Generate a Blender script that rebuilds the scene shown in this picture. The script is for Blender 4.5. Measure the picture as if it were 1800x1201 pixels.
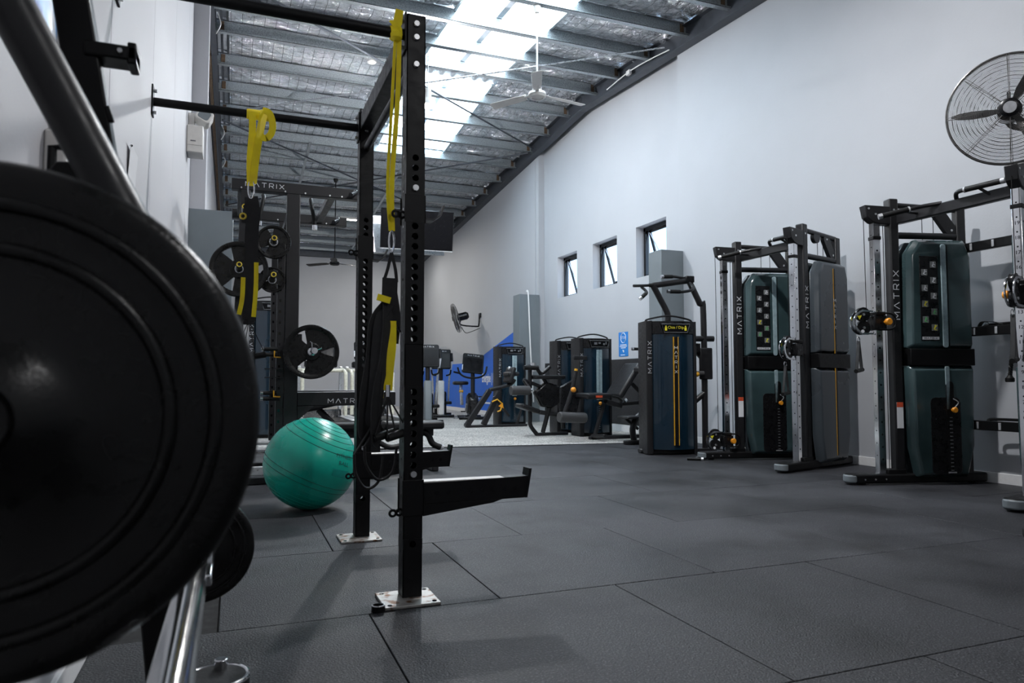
import bpy, math, random
from mathutils import Matrix, Vector
random.seed(7)
PI = math.pi
for o in list(bpy.data.objects):
    bpy.data.objects.remove(o)
SC = bpy.context.scene
COL = SC.collection

# ------------------------------------------------------------------ camera, world, exposure
cam = bpy.data.cameras.new('camera')
cam.sensor_width = 36.0
cam.lens = 36.0 * 1241.0 / 1800.0
cam.clip_start = 0.02
cam.dof.use_dof = True
cam.dof.focus_distance = 6.0
cam.dof.aperture_fstop = 6.3
co = bpy.data.objects.new('camera', cam)
co.location = (0, 0, 0.832)
co.rotation_euler = (math.radians(93.2), 0, math.radians(-21.42))
COL.objects.link(co)
SC.camera = co
vs = SC.view_settings
vs.view_transform = 'Standard'
vs.look = 'None'
vs.exposure = -0.24
vs.gamma = 1.0
vs.use_curve_mapping = False
world = bpy.data.worlds.new('sky')
SC.world = world
world.use_nodes = True
wn = world.node_tree
bg = wn.nodes['Background']
sky = wn.nodes.new('ShaderNodeTexSky')
sky.sky_type = 'HOSEK_WILKIE'
sky.turbidity = 4.0
sky.sun_direction = (0.3, -0.35, 0.88)
wn.links.new(sky.outputs[0], bg.inputs[0])
bg.inputs[1].default_value = 16.0


def area_light(name, loc, size, power, color, rot=(0, 0, 0), size_y=None, shape=None, parent=None):
    l = bpy.data.lights.new(name, 'AREA')
    l.energy = power
    l.color = color
    l.size = size
    if size_y:
        l.shape = 'RECTANGLE'
        l.size_y = size_y
    elif shape:
        l.shape = shape
    o = bpy.data.objects.new(name, l)
    o.location = loc
    o.rotation_euler = rot
    COL.objects.link(o)
    if parent:
        o.parent = parent
    return o


SKY_STRENGTH = 14.0      # brightness of the daylight coming through the translucent roof sheets


# ------------------------------------------------------------------ materials
def nodes_of(m):
    nt = m.node_tree
    return nt, nt.nodes, nt.links


def mat(name, col, rough=0.5, metal=0.0, var=0.12, scale=30.0, bump=0.0, bscale=200.0, coat=0.0, spec=0.5, rvar=0.08, sheen=0.0, emit=None, estr=0.0):
    m = bpy.data.materials.new(name)
    m.use_nodes = True
    nt, N, L = nodes_of(m)
    b = N['Principled BSDF']
    tc = N.new('ShaderNodeTexCoord')
    ns = N.new('ShaderNodeTexNoise')
    ns.inputs['Scale'].default_value = scale
    ns.inputs['Detail'].default_value = 4
    L.new(tc.outputs['Object'], ns.inputs['Vector'])
    nr = N.new('ShaderNodeMapRange')
    nr.inputs[1].default_value = 0.32
    nr.inputs[2].default_value = 0.68
    L.new(ns.outputs[0], nr.inputs[0])
    mx = N.new('ShaderNodeMix')
    mx.data_type = 'RGBA'
    c = Vector(col)
    mx.inputs[6].default_value = (*(c * (1 - var)), 1)
    mx.inputs[7].default_value = (*[min(1, v) for v in (c * (1 + var))], 1)
    L.new(nr.outputs[0], mx.inputs[0])
    L.new(mx.outputs[2], b.inputs['Base Color'])
    mr = N.new('ShaderNodeMapRange')
    mr.inputs[3].default_value = max(0.02, rough - rvar)
    mr.inputs[4].default_value = min(1, rough + rvar)
    L.new(nr.outputs[0], mr.inputs[0])
    L.new(mr.outputs[0], b.inputs['Roughness'])
    b.inputs['Metallic'].default_value = metal
    b.inputs['Coat Weight'].default_value = coat
    b.inputs['Specular IOR Level'].default_value = spec
    if sheen:
        b.inputs['Sheen Weight'].default_value = sheen
    if emit:
        b.inputs['Emission Color'].default_value = (*emit, 1)
        b.inputs['Emission Strength'].default_value = estr
    if bump:
        n2 = N.new('ShaderNodeTexNoise')
        n2.inputs['Scale'].default_value = bscale
        n2.inputs['Detail'].default_value = 3
        L.new(tc.outputs['Object'], n2.inputs['Vector'])
        bp = N.new('ShaderNodeBump')
        bp.inputs['Strength'].default_value = bump
        bp.inputs['Distance'].default_value = 0.01
        L.new(n2.outputs[0], bp.inputs['Height'])
        L.new(bp.outputs[0], b.inputs['Normal'])
    return m


def speckle(m, scale, col, lo, hi, fac=1.0):
    """flecks of another colour over a material's base colour"""
    nt, N, L = nodes_of(m)
    b = N['Principled BSDF']
    src = b.inputs['Base Color'].links[0].from_socket
    tc = [n for n in N if n.type == 'TEX_COORD'][0]
    v = N.new('ShaderNodeTexNoise')
    v.inputs['Scale'].default_value = scale
    v.inputs['Detail'].default_value = 2
    L.new(tc.outputs['Object'], v.inputs['Vector'])
    r = N.new('ShaderNodeMapRange')
    r.inputs[1].default_value = lo
    r.inputs[2].default_value = hi
    r.inputs[4].default_value = fac
    L.new(v.outputs[0], r.inputs[0])
    mx = N.new('ShaderNodeMix')
    mx.data_type = 'RGBA'
    mx.inputs[7].default_value = (*col, 1)
    L.new(r.outputs[0], mx.inputs[0])
    L.new(src, mx.inputs[6])
    L.new(mx.outputs[2], b.inputs['Base Color'])
    return m


def per_object(m, lo, hi):
    """alike pieces differ a little in tone from one to the next"""
    nt, N, L = nodes_of(m)
    b = N['Principled BSDF']
    src = b.inputs['Base Color'].links[0].from_socket
    oi = N.new('ShaderNodeObjectInfo')
    r = N.new('ShaderNodeMapRange')
    r.inputs[3].default_value = lo
    r.inputs[4].default_value = hi
    L.new(oi.outputs['Random'], r.inputs[0])
    mm = N.new('ShaderNodeVectorMath')
    mm.operation = 'SCALE'
    L.new(src, mm.inputs[0])
    L.new(r.outputs[0], mm.inputs['Scale'])
    L.new(mm.outputs[0], b.inputs['Base Color'])
    return m


MT = {}
MT['black'] = mat('black_powdercoat', (0.0042, 0.0042, 0.0047), 0.42, spec=0.24, bump=0.05, bscale=600)
MT['frame'] = mat('charcoal_frame', (0.013, 0.013, 0.0145), 0.38, spec=0.38, bump=0.04, bscale=600)
MT['plastic'] = mat('black_plastic', (0.007, 0.007, 0.008), 0.3, spec=0.35)
MT['pad'] = mat('black_vinyl', (0.010, 0.010, 0.0115), 0.42, spec=0.4, bump=0.12, bscale=350)
MT['padgrey'] = mat('grey_foam_roller', (0.05, 0.05, 0.052), 0.5, bump=0.1, bscale=400)
MT['rubber'] = mat('black_rubber', (0.006, 0.006, 0.006), 0.5, spec=0.3, bump=0.15, bscale=300)
MT['plate'] = mat('cast_rubber_plate', (0.003, 0.003, 0.003), 0.30, spec=0.36, bump=0.06, bscale=260)
MT['chrome'] = mat('chrome', (0.78, 0.79, 0.81), 0.13, 1.0, var=0.05, rvar=0.02)
MT['steel'] = mat('brushed_steel', (0.52, 0.54, 0.57), 0.3, 1.0, bump=0.03, bscale=500)
MT['bolt'] = mat('zinc_bolt', (0.62, 0.63, 0.64), 0.3, 0.9)
MT['rustplate'] = speckle(mat('base_plate_steel', (0.40, 0.39, 0.37), 0.45, 0.6, bump=0.1, bscale=120), 26, (0.16, 0.07, 0.025), 0.52, 0.66)
MT['tile'] = per_object(speckle(speckle(mat('rubber_gym_tile', (0.024, 0.025, 0.0288), 0.50, var=0.55, scale=1.3, bump=0.5, bscale=150, rvar=0.13, spec=0.30), 130, (0.13, 0.13, 0.14), 0.54, 0.70, 0.8), 1.9, (0.008, 0.008, 0.009), 0.54, 0.72, 0.75), 0.82, 1.2)
MT['slab'] = mat('dark_underlay', (0.012, 0.012, 0.012), 0.9)
MT['carpet'] = speckle(mat('grey_fleck_carpet', (0.56, 0.55, 0.525), 0.95, var=0.15, scale=1.6, bump=0.9, bscale=300, spec=0.1), 55, (0.10, 0.10, 0.10), 0.50, 0.60, 0.8)
MT['wall'] = mat('white_painted_wall', (0.45, 0.465, 0.49), 0.62, var=0.025, scale=1.7, bump=0.06, bscale=55, spec=0.3)
MT['wallwarm'] = mat('white_painted_board', (0.52, 0.515, 0.535), 0.55, var=0.03, scale=1.3, bump=0.05, bscale=60, spec=0.3)
MT['white'] = mat('white_trim', (0.78, 0.78, 0.78), 0.45, var=0.03)
MT['casing'] = mat('grey_column_cladding', (0.17, 0.195, 0.21), 0.45, var=0.06, scale=3)
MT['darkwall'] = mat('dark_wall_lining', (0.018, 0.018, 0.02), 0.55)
MT['mural'] = mat('blue_mural_paint', (0.012, 0.13, 0.62), 0.45, var=0.05, scale=1.5)
MT['muralline'] = mat('grey_mural_lines', (0.33, 0.36, 0.40), 0.6)
MT['signblue'] = mat('blue_sign_print', (0.02, 0.21, 0.62), 0.4, var=0.03)
MT['letter'] = mat('silver_lettering', (0.62, 0.63, 0.66), 0.4, 0.0, var=0.03)
MT['letterdim'] = mat('dim_grey_lettering', (0.16, 0.165, 0.175), 0.5, 0.0, var=0.03)
MT['whiteprint'] = mat('white_print', (0.85, 0.86, 0.88), 0.5, var=0.02)
MT['teal'] = mat('smoked_teal_shroud', (0.036, 0.064, 0.068), 0.18, var=0.4, scale=1.6, coat=0.5)
MT['navy'] = mat('smoked_blue_shroud', (0.005, 0.019, 0.034), 0.16, var=0.2, scale=2.0, coat=0.5)
MT['greyshroud'] = mat('smoked_grey_shroud', (0.045, 0.055, 0.064), 0.28, var=0.15, scale=2.0, coat=0.2)
MT['clear'] = mat('clear_channel', (0.30, 0.40, 0.43), 0.2, 0.0, coat=0.4)
MT['orange'] = mat('orange_knob', (0.80, 0.30, 0.015), 0.35)
MT['amber'] = mat('amber_stripe', (0.70, 0.36, 0.02), 0.4)
MT['yellow'] = mat('yellow_webbing', (0.98, 0.75, 0.004), 0.6, var=0.1, scale=14, bump=0.35, bscale=900)
MT['webbing'] = mat('black_webbing', (0.012, 0.012, 0.013), 0.75, bump=0.3, bscale=900)
MT['green'] = mat('green_ball_vinyl', (0.0, 0.37, 0.275), 0.28, var=0.06, scale=5, rvar=0.05, coat=0.15)
MT['ballgroove'] = mat('dark_green_groove', (0.001, 0.05, 0.04), 0.5)
MT['ballprint'] = mat('dark_ball_print', (0.0, 0.07, 0.055), 0.5)
MT['ballblock'] = mat('faded_ball_print', (0.0, 0.26, 0.21), 0.4)
MT['galv'] = mat('galvanised_steel', (0.37, 0.41, 0.43), 0.36, 0.6, var=0.3, scale=60, bump=0.05, bscale=90)
MT['beam'] = mat('blue_grey_steel_beam', (0.055, 0.062, 0.075), 0.45, 0.3, var=0.25, scale=8)
MT['rust'] = mat('rusty_steel', (0.12, 0.08, 0.05), 0.7, 0.3, var=0.4, scale=18)
MT['roofsheet'] = mat('roof_sheet', (0.30, 0.31, 0.32), 0.5, 0.4)
MT['offwhite'] = mat('off_white_plastic', (0.68, 0.66, 0.63), 0.4, var=0.04)
MT['silverplastic'] = mat('silver_grey_plastic', (0.42, 0.44, 0.47), 0.4)
MT['cream'] = mat('cream_rail', (0.72, 0.69, 0.56), 0.35)
MT['screen'] = mat('dark_glass_screen', (0.006, 0.006, 0.007), 0.2, spec=0.12)
MT['glossyblack'] = mat('glossy_black', (0.004, 0.004, 0.005), 0.1)
MT['greenprint'] = mat('green_print', (0.12, 0.5, 0.16), 0.5)
MT['yellowprint'] = mat('yellow_print', (0.75, 0.68, 0.03), 0.5)
MT['greyprint'] = mat('grey_print', (0.16, 0.17, 0.17), 0.5)
MT['red'] = mat('red_print', (0.7, 0.09, 0.03), 0.5)
MT['paper'] = mat('white_paper', (0.74, 0.74, 0.76), 0.7, var=0.02)
MT['wire'] = mat('dark_fan_wire', (0.16, 0.155, 0.15), 0.35, 0.7)
MT['brass'] = mat('brass_ring', (0.62, 0.46, 0.05), 0.35, 0.3)
MT['consoleblack'] = mat('console_black', (0.008, 0.009, 0.011), 0.4, spec=0.15)
MT['fanblade'] = mat('dark_grey_fan_blade', (0.05, 0.048, 0.048), 0.4)
MT['silver'] = mat('satin_silver', (0.6, 0.61, 0.63), 0.35, 0.6)


def sky_panel_mat(name, col, strength):
    """translucent fibreglass roof sheet with daylight behind it"""
    m = mat(name, (0.7, 0.75, 0.8), 0.5, var=0.05, scale=3)
    nt, N, L = nodes_of(m)
    b = N['Principled BSDF']
    b.inputs['Emission Color'].default_value = (*col, 1)
    b.inputs['Emission Strength'].default_value = strength
    return m


MT['skylight'] = sky_panel_mat('translucent_roof_sheet', (0.74, 0.89, 1.0), SKY_STRENGTH)
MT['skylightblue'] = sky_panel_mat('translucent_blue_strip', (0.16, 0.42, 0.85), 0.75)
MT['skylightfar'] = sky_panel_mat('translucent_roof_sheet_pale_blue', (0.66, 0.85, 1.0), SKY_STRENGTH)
MT['ledglow'] = mat('lamp_diffuser', (0.9, 0.9, 0.88), 0.5, emit=(1, 0.96, 0.88), estr=30)


def foil_mat():
    m = bpy.data.materials.new('silver_foil_insulation')
    m.use_nodes = True
    nt, N, L = nodes_of(m)
    b = N['Principled BSDF']
    tc = N.new('ShaderNodeTexCoord')
    br = N.new('ShaderNodeTexBrick')
    br.offset = 0.0
    br.inputs['Scale'].default_value = 1.0
    br.inputs['Brick Width'].default_value = 0.15
    br.inputs['Row Height'].default_value = 0.15
    br.inputs['Mortar Size'].default_value = 0.0035
    br.inputs['Mortar Smooth'].default_value = 0.3
    br.inputs['Color1'].default_value = (0.90, 0.91, 0.93, 1)
    br.inputs['Color2'].default_value = (0.80, 0.82, 0.85, 1)
    br.inputs['Mortar'].default_value = (0.12, 0.125, 0.13, 1)
    L.new(tc.outputs['Object'], br.inputs['Vector'])
    L.new(br.outputs[0], b.inputs['Base Color'])
    b.inputs['Metallic'].default_value = 0.88
    b.inputs['Roughness'].default_value = 0.14
    n1 = N.new('ShaderNodeTexNoise')
    n1.inputs['Scale'].default_value = 5
    n1.inputs['Detail'].default_value = 7
    n1.inputs['Roughness'].default_value = 0.6
    n1.inputs['Distortion'].default_value = 1.6
    L.new(tc.outputs['Object'], n1.inputs['Vector'])
    bp = N.new('ShaderNodeBump')
    bp.inputs['Strength'].default_value = 0.9
    bp.inputs['Distance'].default_value = 0.30
    L.new(n1.outputs[0], bp.inputs['Height'])
    bp2 = N.new('ShaderNodeBump')
    bp2.invert = True
    bp2.inputs['Strength'].default_value = 0.8
    bp2.inputs['Distance'].default_value = 0.02
    L.new(br.outputs['Fac'], bp2.inputs['Height'])
    L.new(bp.outputs[0], bp2.inputs['Normal'])
    L.new(bp2.outputs[0], b.inputs['Normal'])
    return m


MT['foil'] = foil_mat()


def glass_mat():
    m = bpy.data.materials.new('window_glass')
    m.use_nodes = True
    nt, N, L = nodes_of(m)
    b = N['Principled BSDF']
    t = N.new('ShaderNodeBsdfTransparent')
    ms = N.new('ShaderNodeMixShader')
    ns = N.new('ShaderNodeTexNoise')
    ns.inputs['Scale'].default_value = 2
    r = N.new('ShaderNodeMapRange')
    r.inputs[3].default_value = 0.06
    r.inputs[4].default_value = 0.10
    L.new(ns.outputs[0], r.inputs[0])
    b.inputs['Base Color'].default_value = (0.8, 0.85, 0.85, 1)
    b.inputs['Roughness'].default_value = 0.05
    L.new(r.outputs[0], ms.inputs[0])
    L.new(t.outputs[0], ms.inputs[1])
    L.new(b.outputs[0], ms.inputs[2])
    L.new(ms.outputs[0], N['Material Output'].inputs[0])
    return m


MT['glass'] = glass_mat()


# ------------------------------------------------------------------ mesh helpers
class MB:
    """collects shapes; build() links them as one mesh object"""
    def __init__(s, M=None):
        s.v = []
        s.f = []
        s.M = M or Matrix.Identity(4)

    def add(s, vs, fs):
        n = len(s.v)
        s.v += [tuple(s.M @ Vector(p)) for p in vs]
        s.f += [tuple(i + n for i in f) for f in fs]
        return s

    def box(s, x0, x1, y0, y1, z0, z1):
        v = [(x0, y0, z0), (x1, y0, z0), (x1, y1, z0), (x0, y1, z0), (x0, y0, z1), (x1, y0, z1), (x1, y1, z1), (x0, y1, z1)]
        return s.add(v, [(3, 2, 1, 0), (4, 5, 6, 7), (0, 1, 5, 4), (1, 2, 6, 5), (2, 3, 7, 6), (3, 0, 4, 7)])

    def bar(s, p0, p1, w, h, up=(0, 0, 1)):
        """square bar from p0 to p1, w across, h along up"""
        p0, p1 = Vector(p0), Vector(p1)
        d = (p1 - p0).normalized()
        u = Vector(up)
        a = d.cross(u)
        if a.length < 1e-5:
            a = d.cross(Vector((1, 0, 0)))
        a.normalize()
        b = a.cross(d).normalized()
        a *= w / 2
        b *= h / 2
        v = [p0 - a - b, p0 + a - b, p0 + a + b, p0 - a + b, p1 - a - b, p1 + a - b, p1 + a + b, p1 - a + b]
        return s.add(v, [(3, 2, 1, 0), (4, 5, 6, 7), (0, 1, 5, 4), (1, 2, 6, 5), (2, 3, 7, 6), (3, 0, 4, 7)])

    def lathe(s, prof, p0, d, n=24, cap=True):
        """prof: (radius, distance along d) pairs"""
        p0, d = Vector(p0), Vector(d).normalized()
        a = d.orthogonal().normalized()
        b = d.cross(a)
        v, f = [], []
        for r, h in prof:
            for i in range(n):
                t = 2 * PI * i / n
                v.append(p0 + d * h + (a * math.cos(t) + b * math.sin(t)) * r)
        for k in range(len(prof) - 1):
            for i in range(n):
                j = (i + 1) % n
                f.append((k * n + i, k * n + j, (k + 1) * n + j, (k + 1) * n + i))
        if cap:
            f.append(tuple(range(n))[::-1])
            m = (len(prof) - 1) * n
            f.append(tuple(m + i for i in range(n)))
        return s.add(v, f)

    def cyl(s, p0, p1, r, r1=None, n=16):
        p0, p1 = Vector(p0), Vector(p1)
        return s.lathe([(r, 0), (r if r1 is None else r1, (p1 - p0).length)], p0, p1 - p0, n)

    def tube(s, pts, r, n=10, closed=False):
        P = [Vector(p) for p in pts]
        m = len(P)
        T = []
        for i in range(m):
            if closed:
                t = P[(i + 1) % m] - P[i - 1]
            else:
                t = P[min(i + 1, m - 1)] - P[max(i - 1, 0)]
            T.append(t.normalized())
        a = T[0].orthogonal().normalized()
        v, f = [], []
        for i in range(m):
            a = (a - T[i] * a.dot(T[i])).normalized()
            b = T[i].cross(a)
            for k in range(n):
                t = 2 * PI * k / n
                v.append(P[i] + (a * math.cos(t) + b * math.sin(t)) * r)
        for i in range(m if closed else m - 1):
            i2 = (i + 1) % m
            for k in range(n):
                k2 = (k + 1) % n
                f.append((i * n + k, i * n + k2, i2 * n + k2, i2 * n + k))
        if not closed:
            f.append(tuple(range(n))[::-1])
            f.append(tuple((m - 1) * n + k for k in range(n)))
        return s.add(v, f)

    def torus(s, c, axis, R, r, n=32, m=8):
        c, d = Vector(c), Vector(axis).normalized()
        a = d.orthogonal().normalized()
        b = d.cross(a)
        return s.tube([c + (a * math.cos(2 * PI * i / n) + b * math.sin(2 * PI * i / n)) * R for i in range(n)], r, m, True)

    def prism(s, poly, axis, a0, a1):
        """polygon in the plane across axis, pulled from a0 to a1; x: (y,z), y: (x,z), z: (x,y)"""
        def mk(p, a):
            return {'x': (a, p[0], p[1]), 'y': (p[0], a, p[1]), 'z': (p[0], p[1], a)}[axis]
        n = len(poly)
        v = [mk(p, a0) for p in poly] + [mk(p, a1) for p in poly]
        f = [tuple(range(n))[::-1], tuple(range(n, 2 * n))]
        f += [(i, (i + 1) % n, n + (i + 1) % n, n + i) for i in range(n)]
        return s.add(v, f)

    def sphere(s, c, r, n=16, m=10, sc=(1, 1, 1)):
        v, f = [], []
        for i in range(m + 1):
            t = PI * i / m
            for k in range(n):
                p = 2 * PI * k / n
                v.append((c[0] + r * sc[0] * math.sin(t) * math.cos(p), c[1] + r * sc[1] * math.sin(t) * math.sin(p), c[2] + r * sc[2] * math.cos(t)))
        for i in range(m):
            for k in range(n):
                k2 = (k + 1) % n
                f.append((i * n + k, (i + 1) * n + k, (i + 1) * n + k2, i * n + k2))
        return s.add(v, f)

    def ribbon(s, pts, wdir, w, t):
        """flat strap along pts, w wide along wdir (a vector or one per point), t thick"""
        P = [Vector(p) for p in pts]
        m = len(P)
        W = [Vector(wdir)] * m if not isinstance(wdir, list) else [Vector(q) for q in wdir]
        ws = w if isinstance(w, list) else [w] * m
        v, f = [], []
        for i in range(m):
            T = (P[min(i + 1, m - 1)] - P[max(i - 1, 0)]).normalized()
            a = (W[i] - T * W[i].dot(T)).normalized()
            b = T.cross(a).normalized()
            for sa, sb in ((-1, -1), (1, -1), (1, 1), (-1, 1)):
                v.append(P[i] + a * sa * ws[i] / 2 + b * sb * t / 2)
        for i in range(m - 1):
            for k in range(4):
                k2 = (k + 1) % 4
                f.append((i * 4 + k, i * 4 + k2, (i + 1) * 4 + k2, (i + 1) * 4 + k))
        f.append((3, 2, 1, 0))
        q = (m - 1) * 4
        f.append((q, q + 1, q + 2, q + 3))
        return s.add(v, f)

    def mesh(s, name, smooth=35):
        me = bpy.data.meshes.new(name)
        me.from_pydata(s.v, [], s.f)
        me.validate()
        if smooth:
            me.polygons.foreach_set('use_smooth', [True] * len(me.polygons))
            me.set_sharp_from_angle(angle=math.radians(smooth))
        me.update()
        return me

    def build(s, name, m, parent=None, bevel=0.0, smooth=35, label=None, segs=2, recalc=True):
        me = s.mesh(name, smooth)
        if recalc:
            import bmesh
            bm = bmesh.new()
            bm.from_mesh(me)
            bmesh.ops.recalc_face_normals(bm, faces=bm.faces)
            bm.to_mesh(me)
            bm.free()
        me.materials.append(MT[m] if isinstance(m, str) else m)
        o = bpy.data.objects.new(name, me)
        COL.objects.link(o)
        if parent:
            o.parent = parent
        if bevel:
            md = o.modifiers.new('bevel', 'BEVEL')
            md.width = bevel
            md.segments = segs
            md.limit_method = 'ANGLE'
            md.angle_limit = math.radians(50)
            md.use_clamp_overlap = True
        if label:
            o['label'] = label
        return o


def tag(o, label, cat, group=None, kind=None):
    o['label'] = label
    o['category'] = cat
    if group:
        o['group'] = group
    if kind:
        o['kind'] = kind
    return o


def thing(name, label, cat, loc=(0, 0, 0), rz=0.0, group=None):
    o = bpy.data.objects.new(name, None)
    o.empty_display_size = 0.1
    COL.objects.link(o)
    o.location = loc
    o.rotation_euler = (0, 0, rz)
    return tag(o, label, cat, group)


def structure(o, label, cat='wall'):
    o['kind'] = 'structure'
    o['label'] = label
    o['category'] = cat
    return o


def copy_tree(o, parent=None):
    c = o.copy()
    COL.objects.link(c)
    c.parent = parent
    for ch in list(o.children):
        copy_tree(ch, c)
    return c


def frame3(o, x, y):
    """matrix whose local x, y axes lie along x, y at o (text is laid in local xy)"""
    x = Vector(x).normalized()
    y = Vector(y)
    y = (y - x * y.dot(x)).normalized()
    z = x.cross(y)
    M = Matrix.Identity(4)
    for i, a in enumerate((x, y, z)):
        for r in range(3):
            M[r][i] = a[r]
    M.translation = Vector(o)
    return M


GLYPH = {'M': (1.15, [[(0, 0), (0, 1), (.575, .32), (1.15, 1), (1.15, 0)]]), 'A': (1.1, [[(0, 0), (.55, 1), (1.1, 0)]]),
         'T': (1.0, [[(0, 1), (1.0, 1)], [(.5, 1), (.5, 0)]]), 'R': (.9, [[(0, 0), (0, 1), (.72, 1), (.9, .84), (.9, .6), (.72, .44), (0, .44)], [(.45, .44), (.9, 0)]]),
         'I': (.12, [[(.06, 0), (.06, 1)]]), 'X': (1.0, [[(0, 0), (1, 1)], [(0, 1), (1, 0)]])}


def brand(M, width, parent, m='letter', stacked=False, th=0.13, gap=0.58):
    """the maker's word mark in thin strokes, centred on M's origin in its local xy plane"""
    b = MB()
    x = 0.0
    tot = sum(GLYPH[c][0] for c in 'MATRIX') + gap * 5
    items = []
    for i, c in enumerate('MATRIX'):
        w, st = GLYPH[c]
        ox, oy = (x, 0) if not stacked else (-w / 2, -i * 1.75)
        x += w + gap
        for pl in st:
            for p, q in zip(pl[:-1], pl[1:]):
                items.append(((p[0] + ox, p[1] + oy), (q[0] + ox, q[1] + oy)))
    if stacked:
        sc, cx, cy = width, 0, -1.75 * 2.5 + 0.5
    else:
        sc, cx, cy = width / tot, tot / 2, 0.5
    b.M = M
    for p, q in items:
        b.bar(((p[0] - cx) * sc, (p[1] - cy) * sc, 0.0004), ((q[0] - cx) * sc, (q[1] - cy) * sc, 0.0004), th * sc, 0.0008)
    return b.build('lettering', m, parent, smooth=0)


def text(string, size, M, parent, m='whiteprint', name='lettering', sx=1.0, bend=None, align='CENTER', bold=0.0):
    cu = bpy.data.curves.new('t', 'FONT')
    cu.body = string
    cu.size = size
    cu.align_x = align
    cu.align_y = 'CENTER'
    cu.resolution_u = 2
    cu.offset = bold
    o = bpy.data.objects.new('t', cu)
    COL.objects.link(o)
    dg = bpy.context.evaluated_depsgraph_get()
    me = bpy.data.meshes.new_from_object(o.evaluated_get(dg))
    bpy.data.objects.remove(o)
    bpy.data.curves.remove(cu)
    for v in me.vertices:
        p = Vector((v.co.x * sx, v.co.y, 0.0006))
        v.co = bend(p) if bend else (M @ p)
    me.materials.clear()
    me.materials.append(MT[m])
    me.name = name
    ob = bpy.data.objects.new(name, me)
    COL.objects.link(ob)
    ob.parent = parent
    return ob


def circle_pts(c, a, b, r, t0, t1, n):
    c, a, b = Vector(c), Vector(a), Vector(b)
    return [c + a * r * math.cos(t0 + (t1 - t0) * i / n) + b * r * math.sin(t0 + (t1 - t0) * i / n) for i in range(n + 1)]


def smooth_path(pts, k=6):
    """Catmull-Rom through pts"""
    P = [Vector(p) for p in pts]
    out = []
    for i in range(len(P) - 1):
        p0, p1, p2, p3 = P[max(i - 1, 0)], P[i], P[i + 1], P[min(i + 2, len(P) - 1)]
        for j in range(k):
            t = j / k
            out.append(0.5 * ((2 * p1) + (p2 - p0) * t + (2 * p0 - 5 * p1 + 4 * p2 - p3) * t * t + (3 * p1 - p0 - 3 * p2 + p3) * t ** 3))
    out.append(P[-1])
    return out


def round_rect(x0, x1, y0, y1, r, n=4):
    pts = []
    for cx, cy, t in ((x1 - r, y0 + r, -PI / 2), (x1 - r, y1 - r, 0), (x0 + r, y1 - r, PI / 2), (x0 + r, y0 + r, PI)):
        for i in range(n + 1):
            a = t + PI / 2 * i / n
            pts.append((cx + r * math.cos(a), cy + r * math.sin(a)))
    return pts

# ================================================================== THE BUILDING
XL, XR, XREC = -0.41, 5.81, 5.94
YF, YB = -4.0, 23.0


def zb(y):
    """underside of the rafters: a low gable, ridge across the hall at y = 11.16"""
    return 5.36 + 0.07 * (y - 6.5) if y < 11.16 else 5.50 - 0.076 * (y - 13.6)


# ---- floor: underlay slab, rubber tiles one by one, fleck carpet beyond
fl = MB().box(-0.7, 6.2, YF - 0.2, YB + 0.2, -0.2, -0.012).build('floor', 'slab', smooth=0)
structure(fl, 'dark rubber tiled gym floor with grey carpet beyond', 'floor')
G = 0.0022
for k in range(-6, 7):
    y0 = 1.584 + k
    y1 = y0 + 1.0
    x = (0.465 if k % 2 == 0 else 0.965) - 1.0
    while x < 5.9:
        a, b = max(x, -0.62), min(x + 1.0, 6.1)
        if b - a > 0.03:
            dz = random.uniform(-0.0008, 0.0006)
            m = MB().box(a + G, b - G, y0 + G, min(y1, 8.7) - G, -0.03, dz)
            t = m.build('rubber_tile', 'tile', fl, bevel=0.0022, smooth=0)
        x += 1.0
cp = MB().prism([(-0.62, 8.97), (2.25, 8.61), (5.0, 8.25), (6.1, 8.10), (6.1, YB + .1), (-0.62, YB + .1)], 'z', -0.028, 0.006).build('carpet', 'carpet', fl, smooth=0)
cp['label'] = 'pale grey flecked carpet'
MB().bar((-0.6, 8.972, 0.0035), (6.1, 8.098, 0.0035), 0.012, 0.009).build('carpet_edge_strip', 'black', fl, smooth=0)

# ---- right wall in three lengths, the middle one set back and pierced by windows
WIN = [(8.85, 9.70), (10.31, 11.17), (11.80, 12.66)]
WZ = (2.47, 3.285)
wr = MB()
wr.prism([(YF, -0.2), (8.33, -0.2), (8.33, zb(8.33) + 0.3), (YF, zb(YF) + 0.3)], 'x', XR, XREC + 0.25)
wr.prism([(13.3, -0.2), (YB, -0.2), (YB, zb(YB) + 0.3), (13.3, zb(13.3) + 0.3)], 'x', XR, XREC + 0.25)
ys = [8.33] + [q for w in WIN for q in w] + [13.3]
for i in range(0, len(ys), 2):
    a, b = ys[i], ys[i + 1]
    wr.box(XREC, XREC + 0.25, a, b, WZ[0], WZ[1])
wr.box(XREC, XREC + 0.25, 8.33, 13.3, -0.2, WZ[0])
wr.prism([(8.33, WZ[1]), (13.3, WZ[1]), (13.3, zb(13.3) + 0.3), (11.16, zb(11.16) + 0.3), (8.33, zb(8.33) + 0.3)], 'x', XREC, XREC + 0.25)
wr = wr.build('wall_right', 'wall', smooth=0)
structure(wr, 'long white side wall behind the row of strength machines')
MB().box(XR - 0.02, XR + 0.02, 13.44, 13.60, 2.6, 5.45).build('wall_batten', 'wall', wr, 0.004)
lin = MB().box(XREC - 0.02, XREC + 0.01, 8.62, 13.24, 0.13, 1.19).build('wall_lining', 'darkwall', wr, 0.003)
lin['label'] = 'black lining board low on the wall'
MB().box(XR - 0.006, XR + 0.01, 3.40, 3.62, 1.55, 1.72).build('patched_wall_plate', 'white', wr, 0.002)
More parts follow.
